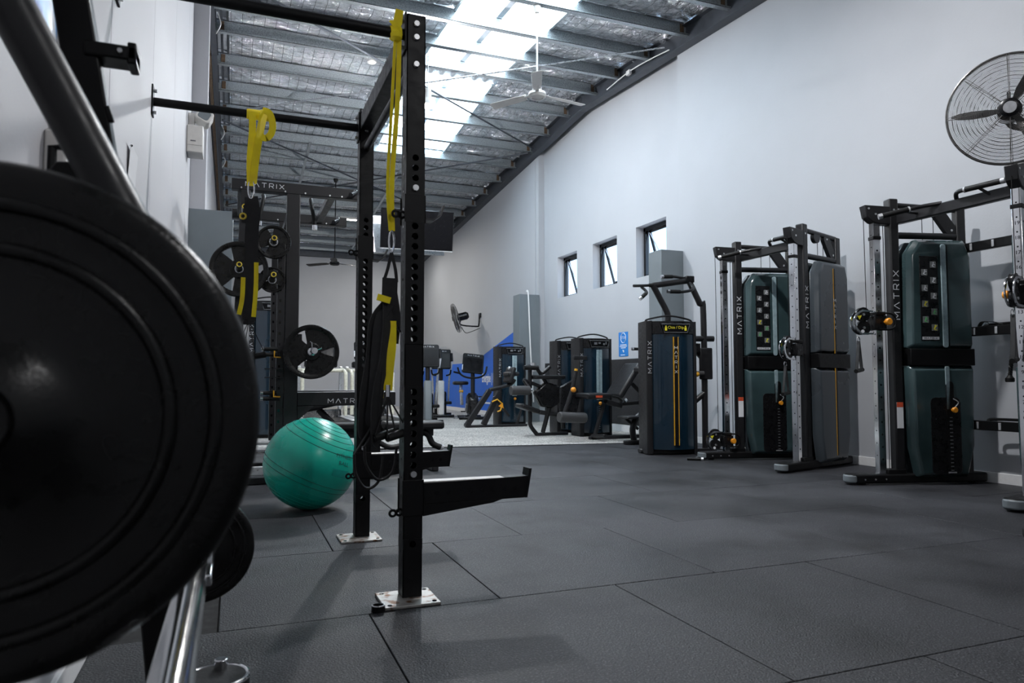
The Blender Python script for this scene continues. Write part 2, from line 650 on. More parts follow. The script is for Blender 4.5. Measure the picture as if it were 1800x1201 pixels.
for dy, dz in ((3.45, 1.60), (3.57, 1.60), (3.45, 1.69), (3.57, 1.69)):
    MB().cyl((XR - 0.009, dy, dz), (XR, dy, dz), 0.006, n=8).build('screw_head', 'rust', wr)

# blue mural painted on the far length of the wall
mu = MB().prism([(13.62, 0.10), (13.62, 2.17), (16.9, 1.45), (17.35, 1.31), (YB - 0.02, 1.31), (YB - 0.02, 0.10)], 'x', XR - 0.003, XR + 0.002).build('mural', 'mural', wr, smooth=0)
mu['label'] = 'bright blue painted mural with slanting top'
text('Energise | P', 0.31, frame3((XR - 0.005, 16.42, 0.90), (0, -1, 0), (0, 0, 1)), wr, sx=0.62, bold=0.008)
MB().box(XR - 0.005, XR, 15.6, 17.4, 0.27, 0.31).build('mural_stripe', 'whiteprint', wr, smooth=0)
ml = MB()
for i in range(16):
    z = 1.36 + i * 0.032
    ml.box(XR - 0.003, XR, 17.6 + i * 0.17, 21.2 + 0.05 * i, z, z + 0.013)
ml.build('mural_lines', 'muralline', wr, smooth=0)

# ---- windows
for n, (a, b) in enumerate(WIN):
    xo = XREC + 0.14
    f = MB()
    for q in ((a, a + 0.055), (b - 0.055, b)):
        f.box(xo, xo + 0.06, q[0], q[1], WZ[0], WZ[1])
    f.box(xo, xo + 0.06, a, b, WZ[0], WZ[0] + 0.05)
    f.box(xo, xo + 0.06, a, b, WZ[1] - 0.06, WZ[1])
    w = f.build('window_%d' % (n + 1), 'glossyblack', None, 0.004)
    structure(w, ['small black framed window nearest the chin and dip machine', 'middle small black framed window in white wall',
                  'small black framed window farthest along the white wall'][n], 'window')
    M = Matrix.Translation((xo + 0.05, 0, WZ[1] - 0.05)) @ Matrix.Rotation(math.radians(-16), 4, 'Y')
    s = MB(M)
    s.box(0, 0.03, a + 0.06, a + 0.10, -0.72, 0)
    s.box(0, 0.03, b - 0.10, b - 0.06, -0.72, 0)
    s.box(0, 0.03, a + 0.06, b - 0.06, -0.72, -0.68)
    s.box(0, 0.03, a + 0.06, b - 0.06, -0.04, 0)
    s.build('window_sash', 'glossyblack', w, 0.003)
    MB(M).box(0.012, 0.018, a + 0.09, b - 0.09, -0.69, -0.03).build('window_pane', 'glass', w, smooth=0)
    MB().bar((xo + 0.06, b - 0.09, WZ[1] - 0.08), (xo + 0.10, b - 0.30, WZ[1] - 0.42), 0.02, 0.006).build('window_stay', 'silver', w)
    MB().box(xo - 0.01, xo + 0.03, a + 0.12, a + 0.3, WZ[0] + 0.05, WZ[0] + 0.075).build('window_latch', 'black', w, 0.003)

# ---- left wall: boards with open joints, then set back past the emergency light
wl = MB()
wl.prism([(YF, -0.2), (6.7, -0.2), (6.7, zb(6.7) + 0.3), (YF, zb(YF) + 0.3)], 'x', -0.70, XL - 0.012)
wl.prism([(6.7, -0.2), (YB, -0.2), (YB, zb(YB) + 0.3), (11.16, zb(11.16) + 0.3), (6.7, zb(6.7) + 0.3)], 'x', -0.70, -0.50)
wl = wl.build('wall_left', 'wallwarm', smooth=0)
structure(wl, 'white boarded side wall close beside the squat rig')
y = 2.645 - 1.225 * 5
while y < 6.6:
    y1 = min(y + 1.225, 6.7)
    MB().prism([(y + 0.003, 0), (y1 - 0.003, 0), (y1 - 0.003, zb(y1) + 0.2), (y + 0.003, zb(y) + 0.2)], 'x', XL - 0.02, XL).build('wall_board', 'wallwarm', wl, 0.002, smooth=0)
    y += 1.225

bw = MB().box(-0.7, 6.3, YB, YB + 0.2, -0.2, zb(YB) + 0.3).build('wall_back', 'wall', smooth=0)
structure(bw, 'far white end wall below the dark steel beam')
fw = MB().box(-0.7, 6.3, YF - 0.2, YF, -0.2, zb(YF) + 0.4).build('wall_front', 'wall', smooth=0)
structure(fw, 'white end wall behind the viewer')

bb = MB().box(XR - 0.014, XR + 0.002, YF, 8.33, 0, 0.085).box(XREC - 0.014, XREC + 0.002, 8.60, 13.2, 0, 0.12).box(XR - 0.014, XR + 0.002, 13.62, YB, 0, 0.10).build('baseboard_right', 'white', None, 0.003)
structure(bb, 'white skirting board along the machine wall', 'baseboard')
bb = MB().box(XL - 0.002, XL + 0.014, YF, 6.7, 0, 0.085).build('baseboard_left', 'white', None, 0.003)
structure(bb, 'white skirting board under the boarded wall', 'baseboard')

# ---- grey clad columns standing against the walls
def column(name, x0, x1, y0, y1, ztop, label, cx0, cx1):
    o = MB().box(x0, x1, y0, y1, 0, ztop).build(name, 'casing', None, 0.004)
    structure(o, label, 'column')
    if cx1 > cx0:
        MB().box(cx0, cx1, y0 + 0.06, y1 - 0.06, ztop, zb(y0) + 0.02).build('column_shaft', 'wallwarm', o, 0.003)
    return o


column('trim_1', 5.45, XREC, 8.25, 8.57, 2.65, 'grey boxed column behind the chin and dip machine', 0, 0)
c2 = column('trim_2', 5.36, 5.805, 13.25, 13.6, 2.60, 'grey boxed column beside the blue mural', 0, 0)
cd = MB().tube(smooth_path([(5.52, 13.26, 2.66), (5.55, 13.234, 2.58), (5.59, 13.232, 1.6), (5.66, 13.232, 0.4)], 6), 0.016, 8).build('conduit', 'white', c2)
column('trim_3', -0.50, -0.05, 8.3, 8.62, 2.70, 'grey boxed column on the boarded wall side behind the half rack', -0.50, -0.34)

# ================================================================== ROOF
ce = MB()
for a, b in ((YF - 0.2, 11.16), (11.16, YB + 0.2)):
    e = 0.42
    ce.add([(-0.7, a, zb(a) + e), (6.3, a, zb(a) + e), (6.3, b, zb(b - 1e-6) + e), (-0.7, b, zb(b - 1e-6) + e),
            (-0.7, a, zb(a) + e + .05), (6.3, a, zb(a) + e + .05), (6.3, b, zb(b - 1e-6) + e + .05), (-0.7, b, zb(b - 1e-6) + e + .05)],
           [(3, 2, 1, 0), (4, 5, 6, 7), (0, 1, 5, 4), (1, 2, 6, 5), (2, 3, 7, 6), (3, 0, 4, 7)])
ce = ce.build('ceiling', 'roofsheet', smooth=0)
structure(ce, 'low gabled roof lined with silver foil between steel purlins', 'ceiling')

PUR = [4.35, 5.25, 6.2, 7.12, 8.0, 8.92, 9.8, 10.62, 11.70, 12.6, 13.5, 14.42, 15.34, 16.28, 17.2, 18.12, 19.04, 19.96, 20.88, 21.8, 22.7]
SX0, SX1 = 2.65, 4.10           # the translucent strip
SY0, SY1 = 6.6, 13.75


def purlin(y):
    b = zb(y) + 0.12
    h = 0.20
    m = MB()
    x0, x1 = -0.36, XR - 0.08
    m.box(x0, x1, y, y + 0.006, b, b + h)
    m.box(x0, x1, y - 0.075, y, b, b + 0.006)
    m.box(x0, x1, y - 0.075, y - 0.069, b, b + 0.022)
    m.box(x0, x1, y, y + 0.075, b + h - 0.006, b + h)
    o = m.build('purlin', 'galv', ce, smooth=0)
    for xc in (x1 - 0.10, x0 + 0.06):
        MB().box(xc, xc + 0.06, y - 0.012, y - 0.0005, b + 0.01, b + h - 0.02).build('purlin_cleat', 'rust', o, 0.002)


for y in PUR:
    purlin(y)

rng = random.Random(3)


def foil(x0, x1, y0, y1, sag=0.07):
    """one sagging length of foil blanket between two purlins"""
    nx = max(4, int((x1 - x0) / 0.075))
    ny = 12
    v, f = [], []
    ph = [rng.uniform(0, 6) for _ in range(6)]
    for j in range(ny + 1):
        t = j / ny
        y = y0 + (y1 - y0) * t
        for i in range(nx + 1):
            x = x0 + (x1 - x0) * i / nx
            w = math.sin(PI * t)
            dz = -sag * w * (0.75 + 0.25 * math.sin(1.3 * x + ph[0])) + 0.012 * w * math.sin(5.1 * x + ph[1] + 3 * t) + rng.uniform(-0.016, 0.016) * (0.3 + w)
            v.append((x, y, zb(y) + 0.335 + dz))
    for j in range(ny):
        for i in range(nx):
            a = j * (nx + 1) + i
            f.append((a, a + 1, a + nx + 2, a + nx + 1))
    m = MB()
    m.add(v, f)
    o = m.build('foil_blanket', 'foil', ce, smooth=0)
    o.data.polygons.foreach_set('use_smooth', [True] * len(o.data.polygons))
    return o


for a, b in zip(PUR[:-1], PUR[1:]):
    a2, b2 = a + 0.005, b - 0.002
    if b <= SY0 or a >= SY1:
        foil(-0.18, XR - 0.03, a2, b2)
    else:
        foil(-0.18, SX0, a2, b2)
        foil(SX1, XR - 0.03, a2, b2)
        spans = [(a2, b2)]
        if a < 11.16 < b:
            spans = [(a2, 10.98), (11.34, b2)]
            rid = []
            n = 30
            for i in range(n + 1):
                x = SX0 + (SX1 - SX0) * i / n
                rid.append((x, zb(11.16) + 0.33 + (0.03 if i % 4 < 2 else 0.0)))
            rc = MB()
            rc.prism(rid + [(SX1, zb(11.16) + 0.40), (SX0, zb(11.16) + 0.40)], 'y', 10.98, 11.34)
            rc.build('ridge_cap', 'roofsheet', ce, smooth=0)
        for s0, s1 in spans:
            far = s0 > 11.2
            m = MB()
            e = 0.345
            for p, q, z in ((SX0, SX1, 0.0),):
                m.add([(p, s0, zb(s0) + e), (q, s0, zb(s0) + e), (q, s1, zb(s1) + e), (p, s1, zb(s1) + e),
                       (p, s0, zb(s0) + e + .006), (q, s0, zb(s0) + e + .006), (q, s1, zb(s1) + e + .006), (p, s1, zb(s1) + e + .006)],
                      [(3, 2, 1, 0), (4, 5, 6, 7), (0, 1, 5, 4), (1, 2, 6, 5), (2, 3, 7, 6), (3, 0, 4, 7)])
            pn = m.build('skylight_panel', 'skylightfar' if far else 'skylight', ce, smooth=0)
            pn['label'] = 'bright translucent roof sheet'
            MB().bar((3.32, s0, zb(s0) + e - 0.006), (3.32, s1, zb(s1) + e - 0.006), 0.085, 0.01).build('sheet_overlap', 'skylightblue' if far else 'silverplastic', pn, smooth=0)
            for xx in (SX0 + 0.02, SX1 - 0.02):
                MB().bar((xx, s0, zb(s0) + e - 0.03), (xx, s1, zb(s1) + e - 0.03), 0.03, 0.05).build('sheet_edge', 'galv', pn, smooth=0)
foil(-0.18, XR - 0.03, PUR[-1] + 0.005, YB - 0.05)

# bare roof ribs along the left eave
for a, b in zip(PUR[:-1], PUR[1:]):
    m = MB()
    for x in (-0.33, -0.24):
        ya, yb_ = a + 0.01, b - 0.08
        m.bar((x, ya, zb(ya) + 0.36), (x, yb_, zb(yb_) + 0.36), 0.05, 0.04)
    m.build('roof_rib', 'silverplastic', ce, smooth=0)


def rafter(x, w, name, m):
    for y0, y1 in ((3.0, 11.16), (11.16, YB)):
        b = MB()
        za, zc = zb(y0), zb(y1 - 1e-6) if y0 < 11 else zb(y1)
        if y0 > 11:
            za = zb(11.1601)
        else:
            zc = zb(11.159)
        b.bar((x, y0, za + 0.006), (x, y1, zc + 0.006), w, 0.012)
        b.bar((x, y0, za + 0.14), (x, y1, zc + 0.14), 0.012, 0.26)
        b.bar((x, y0, za + 0.274), (x, y1, zc + 0.274), w, 0.012)
        b.build(name, m, ce, smooth=0)


rafter(XR - 0.075, 0.15, 'rafter', 'beam')
rafter(-0.375, 0.07, 'rafter', 'beam')
for y0, y1 in ((3.0, 11.1), (11.2, 22.9)):
    MB().bar((-0.45, y0, zb(y0) + 0.03), (-0.45, y1, zb(y1) + 0.03), 0.05, 0.09).build('rusty_angle', 'rust', ce, smooth=0)
MB().box(-0.5, XR, YB - 0.12, YB - 0.002, zb(YB) - 0.02, zb(YB) + 0.22).build('end_beam', 'beam', ce, 0.004)

# rod bracing and loose wiring
def rod(p, q, r, m='steel'):
    MB().cyl(p, q, r, n=8).build('bracing_rod', m, ce)


rod((5.62, 8.36, zb(8.36) + 0.10), (-0.3, 13.3, zb(13.3) + 0.06), 0.013, 'steel')
rod((5.62, 13.15, zb(13.15) + 0.08), (-0.3, 8.5, zb(8.5) + 0.05), 0.016, 'beam')
rod((5.62, 13.4, zb(13.4) + 0.08), (-0.3, 18.6, zb(18.6) + 0.05), 0.016, 'beam')
rod((-0.3, 13.6, zb(13.6) + 0.06), (5.62, 18.6, zb(18.6) + 0.08), 0.016, 'beam')
MB().tube(smooth_path([(5.66, 8.3, zb(8.3) + 0.05), (5.655, 8.8, zb(8.8) + 0.09), (5.655, 9.4, zb(9.4) + 0.11), (5.655, 10.1, zb(10.1) + 0.05)], 6), 0.009, 6).build('cable', 'white', ce)
MB().box(5.63, 5.68, 9.35, 9.45, zb(9.4) + 0.06, zb(9.4) + 0.13).build('junction_box', 'white', ce, 0.004)
for y in (10.35, 14.4, 15.9):
    MB().tube(smooth_path([(-0.33, y, zb(y) + 0.30), (-0.28, y - 0.05, zb(y) + 0.12), (-0.34, y + 0.04, zb(y) + 0.02)], 5), 0.009, 6).build('cable', 'white', ce)
MB().bar((3.32, 14.2, zb(14.2) + 0.10), (3.32, 22.8, zb(22.8) + 0.10), 0.05, 0.03).build('bridging_bar', 'galv', ce, smooth=0)
MB().bar((1.3, 14.2, zb(14.2) + 0.10), (1.3, 22.8, zb(22.8) + 0.10), 0.05, 0.03).build('bridging_bar', 'galv', ce, smooth=0)


# ================================================================== LAMPS
def high_bay(x, y, z, power, label, color=(0.98, 0.98, 1.0), r=0.17, up=0.9, down=0.06):
    t = thing('ceiling_lamp', label, 'lamp', (x, y, z), 0, 'round high bay lamps')
    MB().lathe([(0.05, 0.26), (0.055, 0.12), (r * 0.8, 0.10), (r, 0.03), (r, 0.0), (r - 0.012, 0.0), (r - 0.012, 0.02)], (0, 0, 0), (0, 0, 1), 28).build('lamp_housing', 'offwhite', t)
    MB().sphere((0, 0, 0.01), r * 0.5, 18, 12, (1, 1, 0.8)).build('bulb', 'ledglow', t)
    MB().cyl((0, 0, 0.25), (0, 0, zb(y) + 0.125 - z), 0.008, n=8).build('drop_rod', 'steel', t)
    l = bpy.data.lights.new('lamp_light', 'POINT')
    l.energy = power * up
    l.color = color
    l.shadow_soft_size = 0.06
    lo_ = bpy.data.objects.new('lamp_light', l)
    lo_.location = (0, 0, -0.16)
    COL.objects.link(lo_)
    lo_.parent = t
    area_light('lamp_light', (0, 0, -0.08), r * 1.1, power * down, color, shape='DISK', parent=t)
    return t


def led_batten(x, y, power, label, w=0.6):
    z = zb(y) - 0.08
    t = thing('led_batten', label, 'lamp', (x, y, z), 0, 'ceiling batten lights')
    MB().box(-w / 2, w / 2, -0.05, 0.05, 0.0, 0.06).build('housing', 'offwhite', t, 0.006)
    MB().box(-w / 2 + 0.02, w / 2 - 0.02, -0.045, 0.045, -0.012, 0.0).build('diffuser', 'ledglow', t, 0.004)
    for s in (-0.4, 0.4):
        MB().cyl((s * w, 0, 0.05), (s * w, 0, 0.30), 0.005, n=6).build('hanger', 'steel', t)
    area_light('lamp_light', (0, 0, -0.016), w * 0.95, power, (1, 0.97, 0.92), size_y=0.09, parent=t)


high_bay(2.58, 10.0, 4.90, 400, 'round ceiling lamp glaring beside the front rig post', r=0.13)
high_bay(3.0, 4.2, 4.95, 420, 'round ceiling lamp over the middle of the floor', up=0.18, down=0.42)
high_bay(2.6, -1.6, 4.55, 135, 'round ceiling lamp behind the viewer')
led_batten(2.69, 18.54, 150, 'bright batten light near the far end', 0.45)
led_batten(4.3, 20.9, 40, 'batten light over the cardio machines')
t = thing('smoke_detector', 'small white disc fixed under the roof foil', 'detector', (1.95, 11.16, zb(11.16) + 0.27))
MB().lathe([(0.07, 0.02), (0.07, 0.0), (0.05, -0.015), (0.0, -0.015)], (0, 0, 0), (0, 0, 1), 24, cap=False).build('cover', 'offwhite', t)
MB().cyl((0, 0, 0.015), (0, 0, 0.07), 0.02, n=10).build('base', 'offwhite', t)

# ================================================================== FUNCTIONAL TRAINERS (dual cable towers)
def face_frame(M, p, n, xdir):
    """frame for text on a face: world normal follows n, text runs along xdir"""
    R = M.to_3x3()
    nw = (R @ Vector(n)).normalized()
    xw = (R @ Vector(xdir)).normalized()
    return frame3(M @ Vector(p), xw, nw.cross(xw))


SHROUD = [(0.565, 0.06), (1.005, 0.06), (1.065, 0.30), (1.08, 0.97), (1.08, 1.86), (1.035, 1.985), (0.60, 1.985), (0.52, 1.87), (0.505, 0.97), (0.515, 0.30)]


def clip_poly(poly, z0, z1):
    out = []
    n = len(poly)
    for zc, keep in ((z0, 1), (z1, -1)):
        src = poly if keep == 1 else out
        res = []
        for i in range(len(src)):
            a, b = src[i], src[(i + 1) % len(src)]
            ia, ib = (a[1] - zc) * keep >= 0, (b[1] - zc) * keep >= 0
            if ia:
                res.append(a)
            if ia != ib:
                t = (zc - a[1]) / (b[1] - a[1])
                res.append((a[0] + (b[0] - a[0]) * t, zc))
        out = res
    return out


def inset(poly, d):
    cx = sum(p[0] for p in poly) / len(poly)
    x0, x1 = min(p[0] for p in poly), max(p[0] for p in poly)
    z0, z1 = min(p[1] for p in poly), max(p[1] for p in poly)
    return [(cx + (p[0] - cx) * (1 - 2 * d / (x1 - x0)), (z0 + z1) / 2 + (p[1] - (z0 + z1) / 2) * (1 - 2 * d / (z1 - z0))) for p in poly]


def domed(b, poly, y0, y1, d):
    """panel with a chamfered rim: poly at y0, inset poly at y1"""
    q = inset(poly, d)
    n = len(poly)
    ym = y0 + (y1 - y0) * 0.55
    v = [(p[0], y0, p[1]) for p in poly] + [(p[0], ym, p[1]) for p in poly] + [(p[0], y1, p[1]) for p in q]
    f = [tuple(range(n))[::-1], tuple(range(2 * n, 3 * n))]
    for k in (0, n):
        f += [(k + i, k + (i + 1) % n, k + n + (i + 1) % n, k + n + i) for i in range(n)]
    b.add(v, f)
    return b


def trainer_tower(root, M, zc, numbers=False):
    def mb():
        return MB(M)
    # foot
    ft = mb().prism(round_rect(-0.0, 1.22, -0.062, 0.062, 0.05), 'z', 0.012, 0.085).build('foot', 'black', root, 0.014, segs=3)
    mb().prism(round_rect(-0.004, 0.10, -0.064, 0.064, 0.05), 'z', 0.018, 0.080).build('foot_cap', 'casing', ft, 0.012, segs=3)
    for x in (0.14, 1.1):
        mb().cyl((x, 0, 0), (x, 0, 0.014), 0.03).build('foot_pad', 'rubber', ft)
    for x in (0.13, 0.22, 0.31):
        mb().cyl((x, -0.066, 0.045), (x, -0.06, 0.045), 0.007, n=8).build('bolt', 'bolt', ft)
    # chrome guide column with index holes
    gc = mb().box(0.28, 0.34, -0.03, 0.03, 0.06, 2.13).build('guide_column', 'chrome', root, 0.004)
    h = mb()
    for i in range(19):
        z = 0.20 + i * 0.1
        h.cyl((0.31, -0.0306, z), (0.31, 0.0306, z), 0.0085, n=10)
        h.cyl((0.2794, 0.0, z + 0.03), (0.3406, 0.0, z + 0.03), 0.006, n=8)
    h.build('index_holes', 'glossyblack', gc)['kind'] = 'stuff'
    if numbers:
        for i in range(14):
            z = 0.62 + i * 0.1
            text(str(6 + i), 0.035, face_frame(M, (0.2792, 0, z - 0.03), (-1, 0, 0), (0, -1, 0) if M.determinant() > 0 else (0, 1, 0)), gc, 'glossyblack', sx=1.0)
    mb().box(0.275, 0.345, -0.036, 0.036, 1.99, 2.02).build('column_stop', 'black', gc, 0.004)
    # black upright with the maker's name on both faces
    up = mb().box(0.42, 0.50, -0.042, 0.042, 0.055, 2.335).build('upright', 'frame', root, 0.012)
    for s in (-1, 1):
        brand(face_frame(M, (0.46, s * 0.0425, 1.535), (0, s, 0), (0, 0, 1)), 0.40, up)
    st = mb().box(0.432, 0.488, -0.0435, -0.042, 0.45, 0.66).build('warning_sticker', 'whiteprint', up, smooth=0)
    mb().box(0.432, 0.488, -0.0442, -0.0432, 0.62, 0.66).build('sticker_band', 'red', st, smooth=0)
    mb().box(0.34, 0.50, -0.05, 0.05, 0.058, 0.12).build('column_bracket', 'black', root, 0.006)
    # pulley head, top rails, pulley covers, cables
    ph = [(0.205, 2.275), (0.50, 2.265), (0.50, 2.115), (0.33, 2.12), (0.275, 2.135), (0.225, 2.175)]
    hd = mb().prism(ph, 'y', -0.04, 0.04).build('pulley_head', 'frame', root, 0.006)
    for x, z in ((0.24, 2.245), (0.30, 2.20), (0.46, 2.24)):
        mb().cyl((x, -0.044, z), (x, 0.044, z), 0.009, n=8).build('bolt', 'bolt', hd)
    mb().cyl((0.49, 0, 2.285), (1.05, 0, 2.262), 0.024).build('top_rail', 'frame', root)
    mb().cyl((0.49, 0, 2.035), (1.06, 0, 2.035), 0.028).build('top_rail', 'frame', root)
    rp = mb().box(1.025, 1.105, -0.032, 0.032, 0.055, 2.272).build('rear_post', 'frame', root, 0.01)
    for z in (1.86, 1.98, 1.16, 0.42):
        mb().cyl((1.10, 0, z), (1.125, 0, z), 0.010, n=8).build('bolt', 'bolt', rp)
    a, b2 = Vector((0.875, 2.235)), Vector((0.985, 2.085))
    d = (b2 - a).normalized()
    nrm = Vector((-d.y, d.x))
    st = [a + nrm * 0.052 * math.cos(t) - d * 0.052 * math.sin(t) for t in [PI * i / 8 for i in range(9)]]
    st += [b2 - nrm * 0.052 * math.cos(t) + d * 0.052 * math.sin(t) for t in [PI * i / 8 for i in range(9)]]
    pc = mb().prism([(p.x, p.y) for p in st], 'y', -0.02, 0.02).build('pulley_cover', 'frame', root, 0.004)
    for p in (a, b2):
        mb().cyl((p.x, -0.024, p.y), (p.x, 0.024, p.y), 0.010, n=8).build('bolt', 'bolt', pc)
    mb().cyl((0.70, -0.02, 2.235), (0.70, 0.02, 2.235), 0.058, n=24).build('pulley_cover', 'frame', root, 0.004)
    for x in (0.735, 0.835):
        mb().cyl((x, 0, 2.0), (x, 0, 2.24), 0.003, n=6).build('cable', 'black', root)
    mb().cyl((0.222, 0, zc + 0.02), (0.216, 0, 2.20), 0.003, n=6).build('cable', 'black', root)
    mb().cyl((0.385, 0, 0.10), (0.385, 0, 2.16), 0.003, n=6).build('cable', 'black', root)
    # the two smoked shrouds
    for s, mname in ((-1, 'teal'), (1, 'greyshroud')):
        lo = domed(mb(), clip_poly(SHROUD, 0.05, 0.955), s * 0.03, s * 0.125, 0.03).build('lower_shroud', mname, root, 0.012, segs=3)
        hi = domed(mb(), clip_poly(SHROUD, 1.095, 2.0), s * 0.03, s * 0.125, 0.03).build('upper_shroud', mname, root, 0.012, segs=3)
        mb().prism([(0.512, 0.957), (1.073, 0.957), (1.073, 1.093), (0.512, 1.093)], 'y', s * 0.03, s * 0.1225).build('shroud_band', 'black', root, 0.006)
        y = s * 0.126
        if s < 0:
            pl = mb().box(0.605, 0.765, y - 0.003, y + 0.004, 1.155, 1.845).build('exercise_placard', 'plastic', hi, 0.002)
            k = 0
            for r in range(9):
                cx = 0.645 if r % 2 else 0.722
                z = 1.775 - r * 0.064
                c = mb().box(cx - 0.026, cx + 0.026, y - 0.0042, y - 0.003, z - 0.026, z + 0.026)
                c.build('pictogram', 'greyprint', pl, smooth=0)
                f = mb()
                f.sphere((cx + 0.004, y - 0.0045, z + 0.016), 0.006, 8, 4, (1, 0.2, 1))
                f.bar((cx - 0.008, y - 0.0047, z - 0.016), (cx + 0.004, y - 0.0047, z + 0.008), 0.010, 0.001, (0, 1, 0))
                f.bar((cx + 0.004, y - 0.0047, z + 0.006), (cx + 0.020, y - 0.0047, z - 0.004 + 0.01 * (r % 3)), 0.006, 0.001, (0, 1, 0))
                f.bar((cx - 0.006, y - 0.0047, z - 0.014), (cx + 0.014, y - 0.0047, z - 0.020), 0.006, 0.001, (0, 1, 0))
                f.build('pictogram', ['letter', 'letter', 'letter', 'letter', 'letter', 'yellowprint', 'greenprint', 'greenprint', 'yellowprint'][r], pl, smooth=0)
            mb().box(0.612, 0.758, y - 0.0042, y - 0.003, 1.165, 1.188).build('placard_strip', 'letter', pl, smooth=0)
            brand(face_frame(M, (0.685, y - 0.0043, 1.1765), (0, -1, 0), (1, 0, 0) if M.determinant() > 0 else (-1, 0, 0)), 0.11, pl, 'glossyblack', th=0.16)
            mb().prism(round_rect(0.792, 0.838, 1.10, 1.945, 0.02), 'y', y - 0.006, y + 0.006).build('clear_channel', 'clear', hi, 0.004)
            mb().box(0.848, 0.853, y - 0.002, y + 0.003, 1.10, 1.94).build('channel_line', 'black', hi, smooth=0)
            mb().prism(round_rect(0.800, 0.838, 0.60, 0.95, 0.012), 'y', y - 0.004, y + 0.006).build('clear_channel', 'clear', lo, 0.004)
            ws = mb().prism(round_rect(0.665, 0.925, 0.085, 0.70, 0.04), 'y', y - 0.001, y + 0.01).build('stack_window', 'plastic', lo, 0.003)
            mb().prism(round_rect(0.80, 0.87, 0.52, 0.83, 0.03), 'y', y - 0.004, y + 0.01).build('selector_slot', 'black', lo, 0.003)
            w = mb()
            for i in range(15):
                w.box(0.826, 0.848, y - 0.006, y, 0.115 + i * 0.030, 0.121 + i * 0.030)
            w.build('weight_stack', 'letterdim', lo, smooth=0)['kind'] = 'stuff'
            mb().box(0.80, 0.87, y - 0.006, y, 0.095, 0.105).build('stack_stop', 'silver', lo, smooth=0)
            mb().lathe([(0.008, 0), (0.010, 0.02), (0.022, 0.022), (0.024, 0.035), (0.018, 0.045)], (0.847, y - 0.004, 0.60), (0, -1, 0), 16).build('selector_pin', 'orange', lo)
            mb().tube(smooth_path([(0.852, y - 0.03, 0.62), (0.875, y - 0.04, 0.66), (0.84, y - 0.03, 0.69)], 5), 0.004, 6).build('pin_lanyard', 'silver', lo)
        else:
            for b_, p in ((lo, (0.12, 0.955)), (hi, (1.095, 1.92))):
                mb().box(0.790, 0.812, y - 0.004, y + 0.001, p[0], p[1]).build('shroud_stripe', 'black', b_, smooth=0)
                mb().box(0.782, 0.789, y - 0.004, y + 0.0015, p[0], p[1]).build('amber_stripe', 'amber', b_, smooth=0)
            brand(face_frame(M, (0.801, y + 0.0015, 1.48), (0, 1, 0), (1, 0, 0) if M.determinant() < 0 else (-1, 0, 0)), 0.030, hi, stacked=True, th=0.16)
    # carriage with twin pulleys
    cr = mb().box(0.255, 0.365, -0.052, 0.052, zc - 0.065, zc + 0.055).build('pulley_carriage', 'plastic', root, 0.008)
    mb().box(0.27, 0.35, -0.058, 0.058, zc + 0.055, zc + 0.085).build('carriage_cap', 'black', cr, 0.006)
    mb().tube(smooth_path([(0.30, -0.05, zc - 0.06), (0.38, -0.062, zc - 0.06), (0.425, -0.066, zc - 0.03), (0.425, -0.066, zc + 0.04), (0.38, -0.062, zc + 0.07), (0.30, -0.05, zc + 0.07)], 5), 0.008, 8).build('carriage_handle', 'black', cr)
    mb().lathe([(0.010, 0), (0.010, 0.03), (0.028, 0.035), (0.030, 0.055), (0.022, 0.068)], (0.345, -0.05, zc), (0, -1, 0), 18).build('pull_pin', 'orange', cr)
    for dz in (0.055, -0.055):
        w = mb().lathe([(0.012, -0.016), (0.058, -0.016), (0.054, 0), (0.058, 0.016), (0.012, 0.016)], (0.185, 0, zc + dz + 0.01), (0, 1, 0), 24).build('pulley_wheel', 'plastic', cr)
        mb().cyl((0.185, -0.024, zc + dz + 0.01), (0.185, 0.024, zc + dz + 0.01), 0.011, n=10).build('bolt', 'bolt', w)
    for s in (-1, 1):
        arc = [(0.26, zc + 0.095)] + [(0.195 - 0.105 * math.sin(t), zc + 0.105 * math.cos(t)) for t in [PI * i / 12 for i in range(1, 12)]] + [(0.26, zc - 0.10)]
        inn = [(0.26, zc - 0.088)] + [(0.195 - 0.088 * math.sin(t), zc + 0.088 * math.cos(t)) for t in [PI * i / 12 for i in range(11, 0, -1)]] + [(0.26, zc + 0.083)]
        mb().prism(arc + inn, 'y', s * 0.026 - 0.004, s * 0.026 + 0.004).build('pulley_guard', 'chrome', cr)
    mb().prism([(0.14, zc + 0.02), (0.16, zc + 0.055), (0.12, zc + 0.05)], 'y', -0.032, -0.030).build('hazard_sticker', 'yellowprint', cr, smooth=0)
    mb().cyl((0.165, -0.033, zc - 0.075), (0.165, -0.029, zc - 0.075), 0.014, n=14).build('round_sticker', 'whiteprint', cr)
    return M @ Vector((0.145, 0, zc - 0.12))


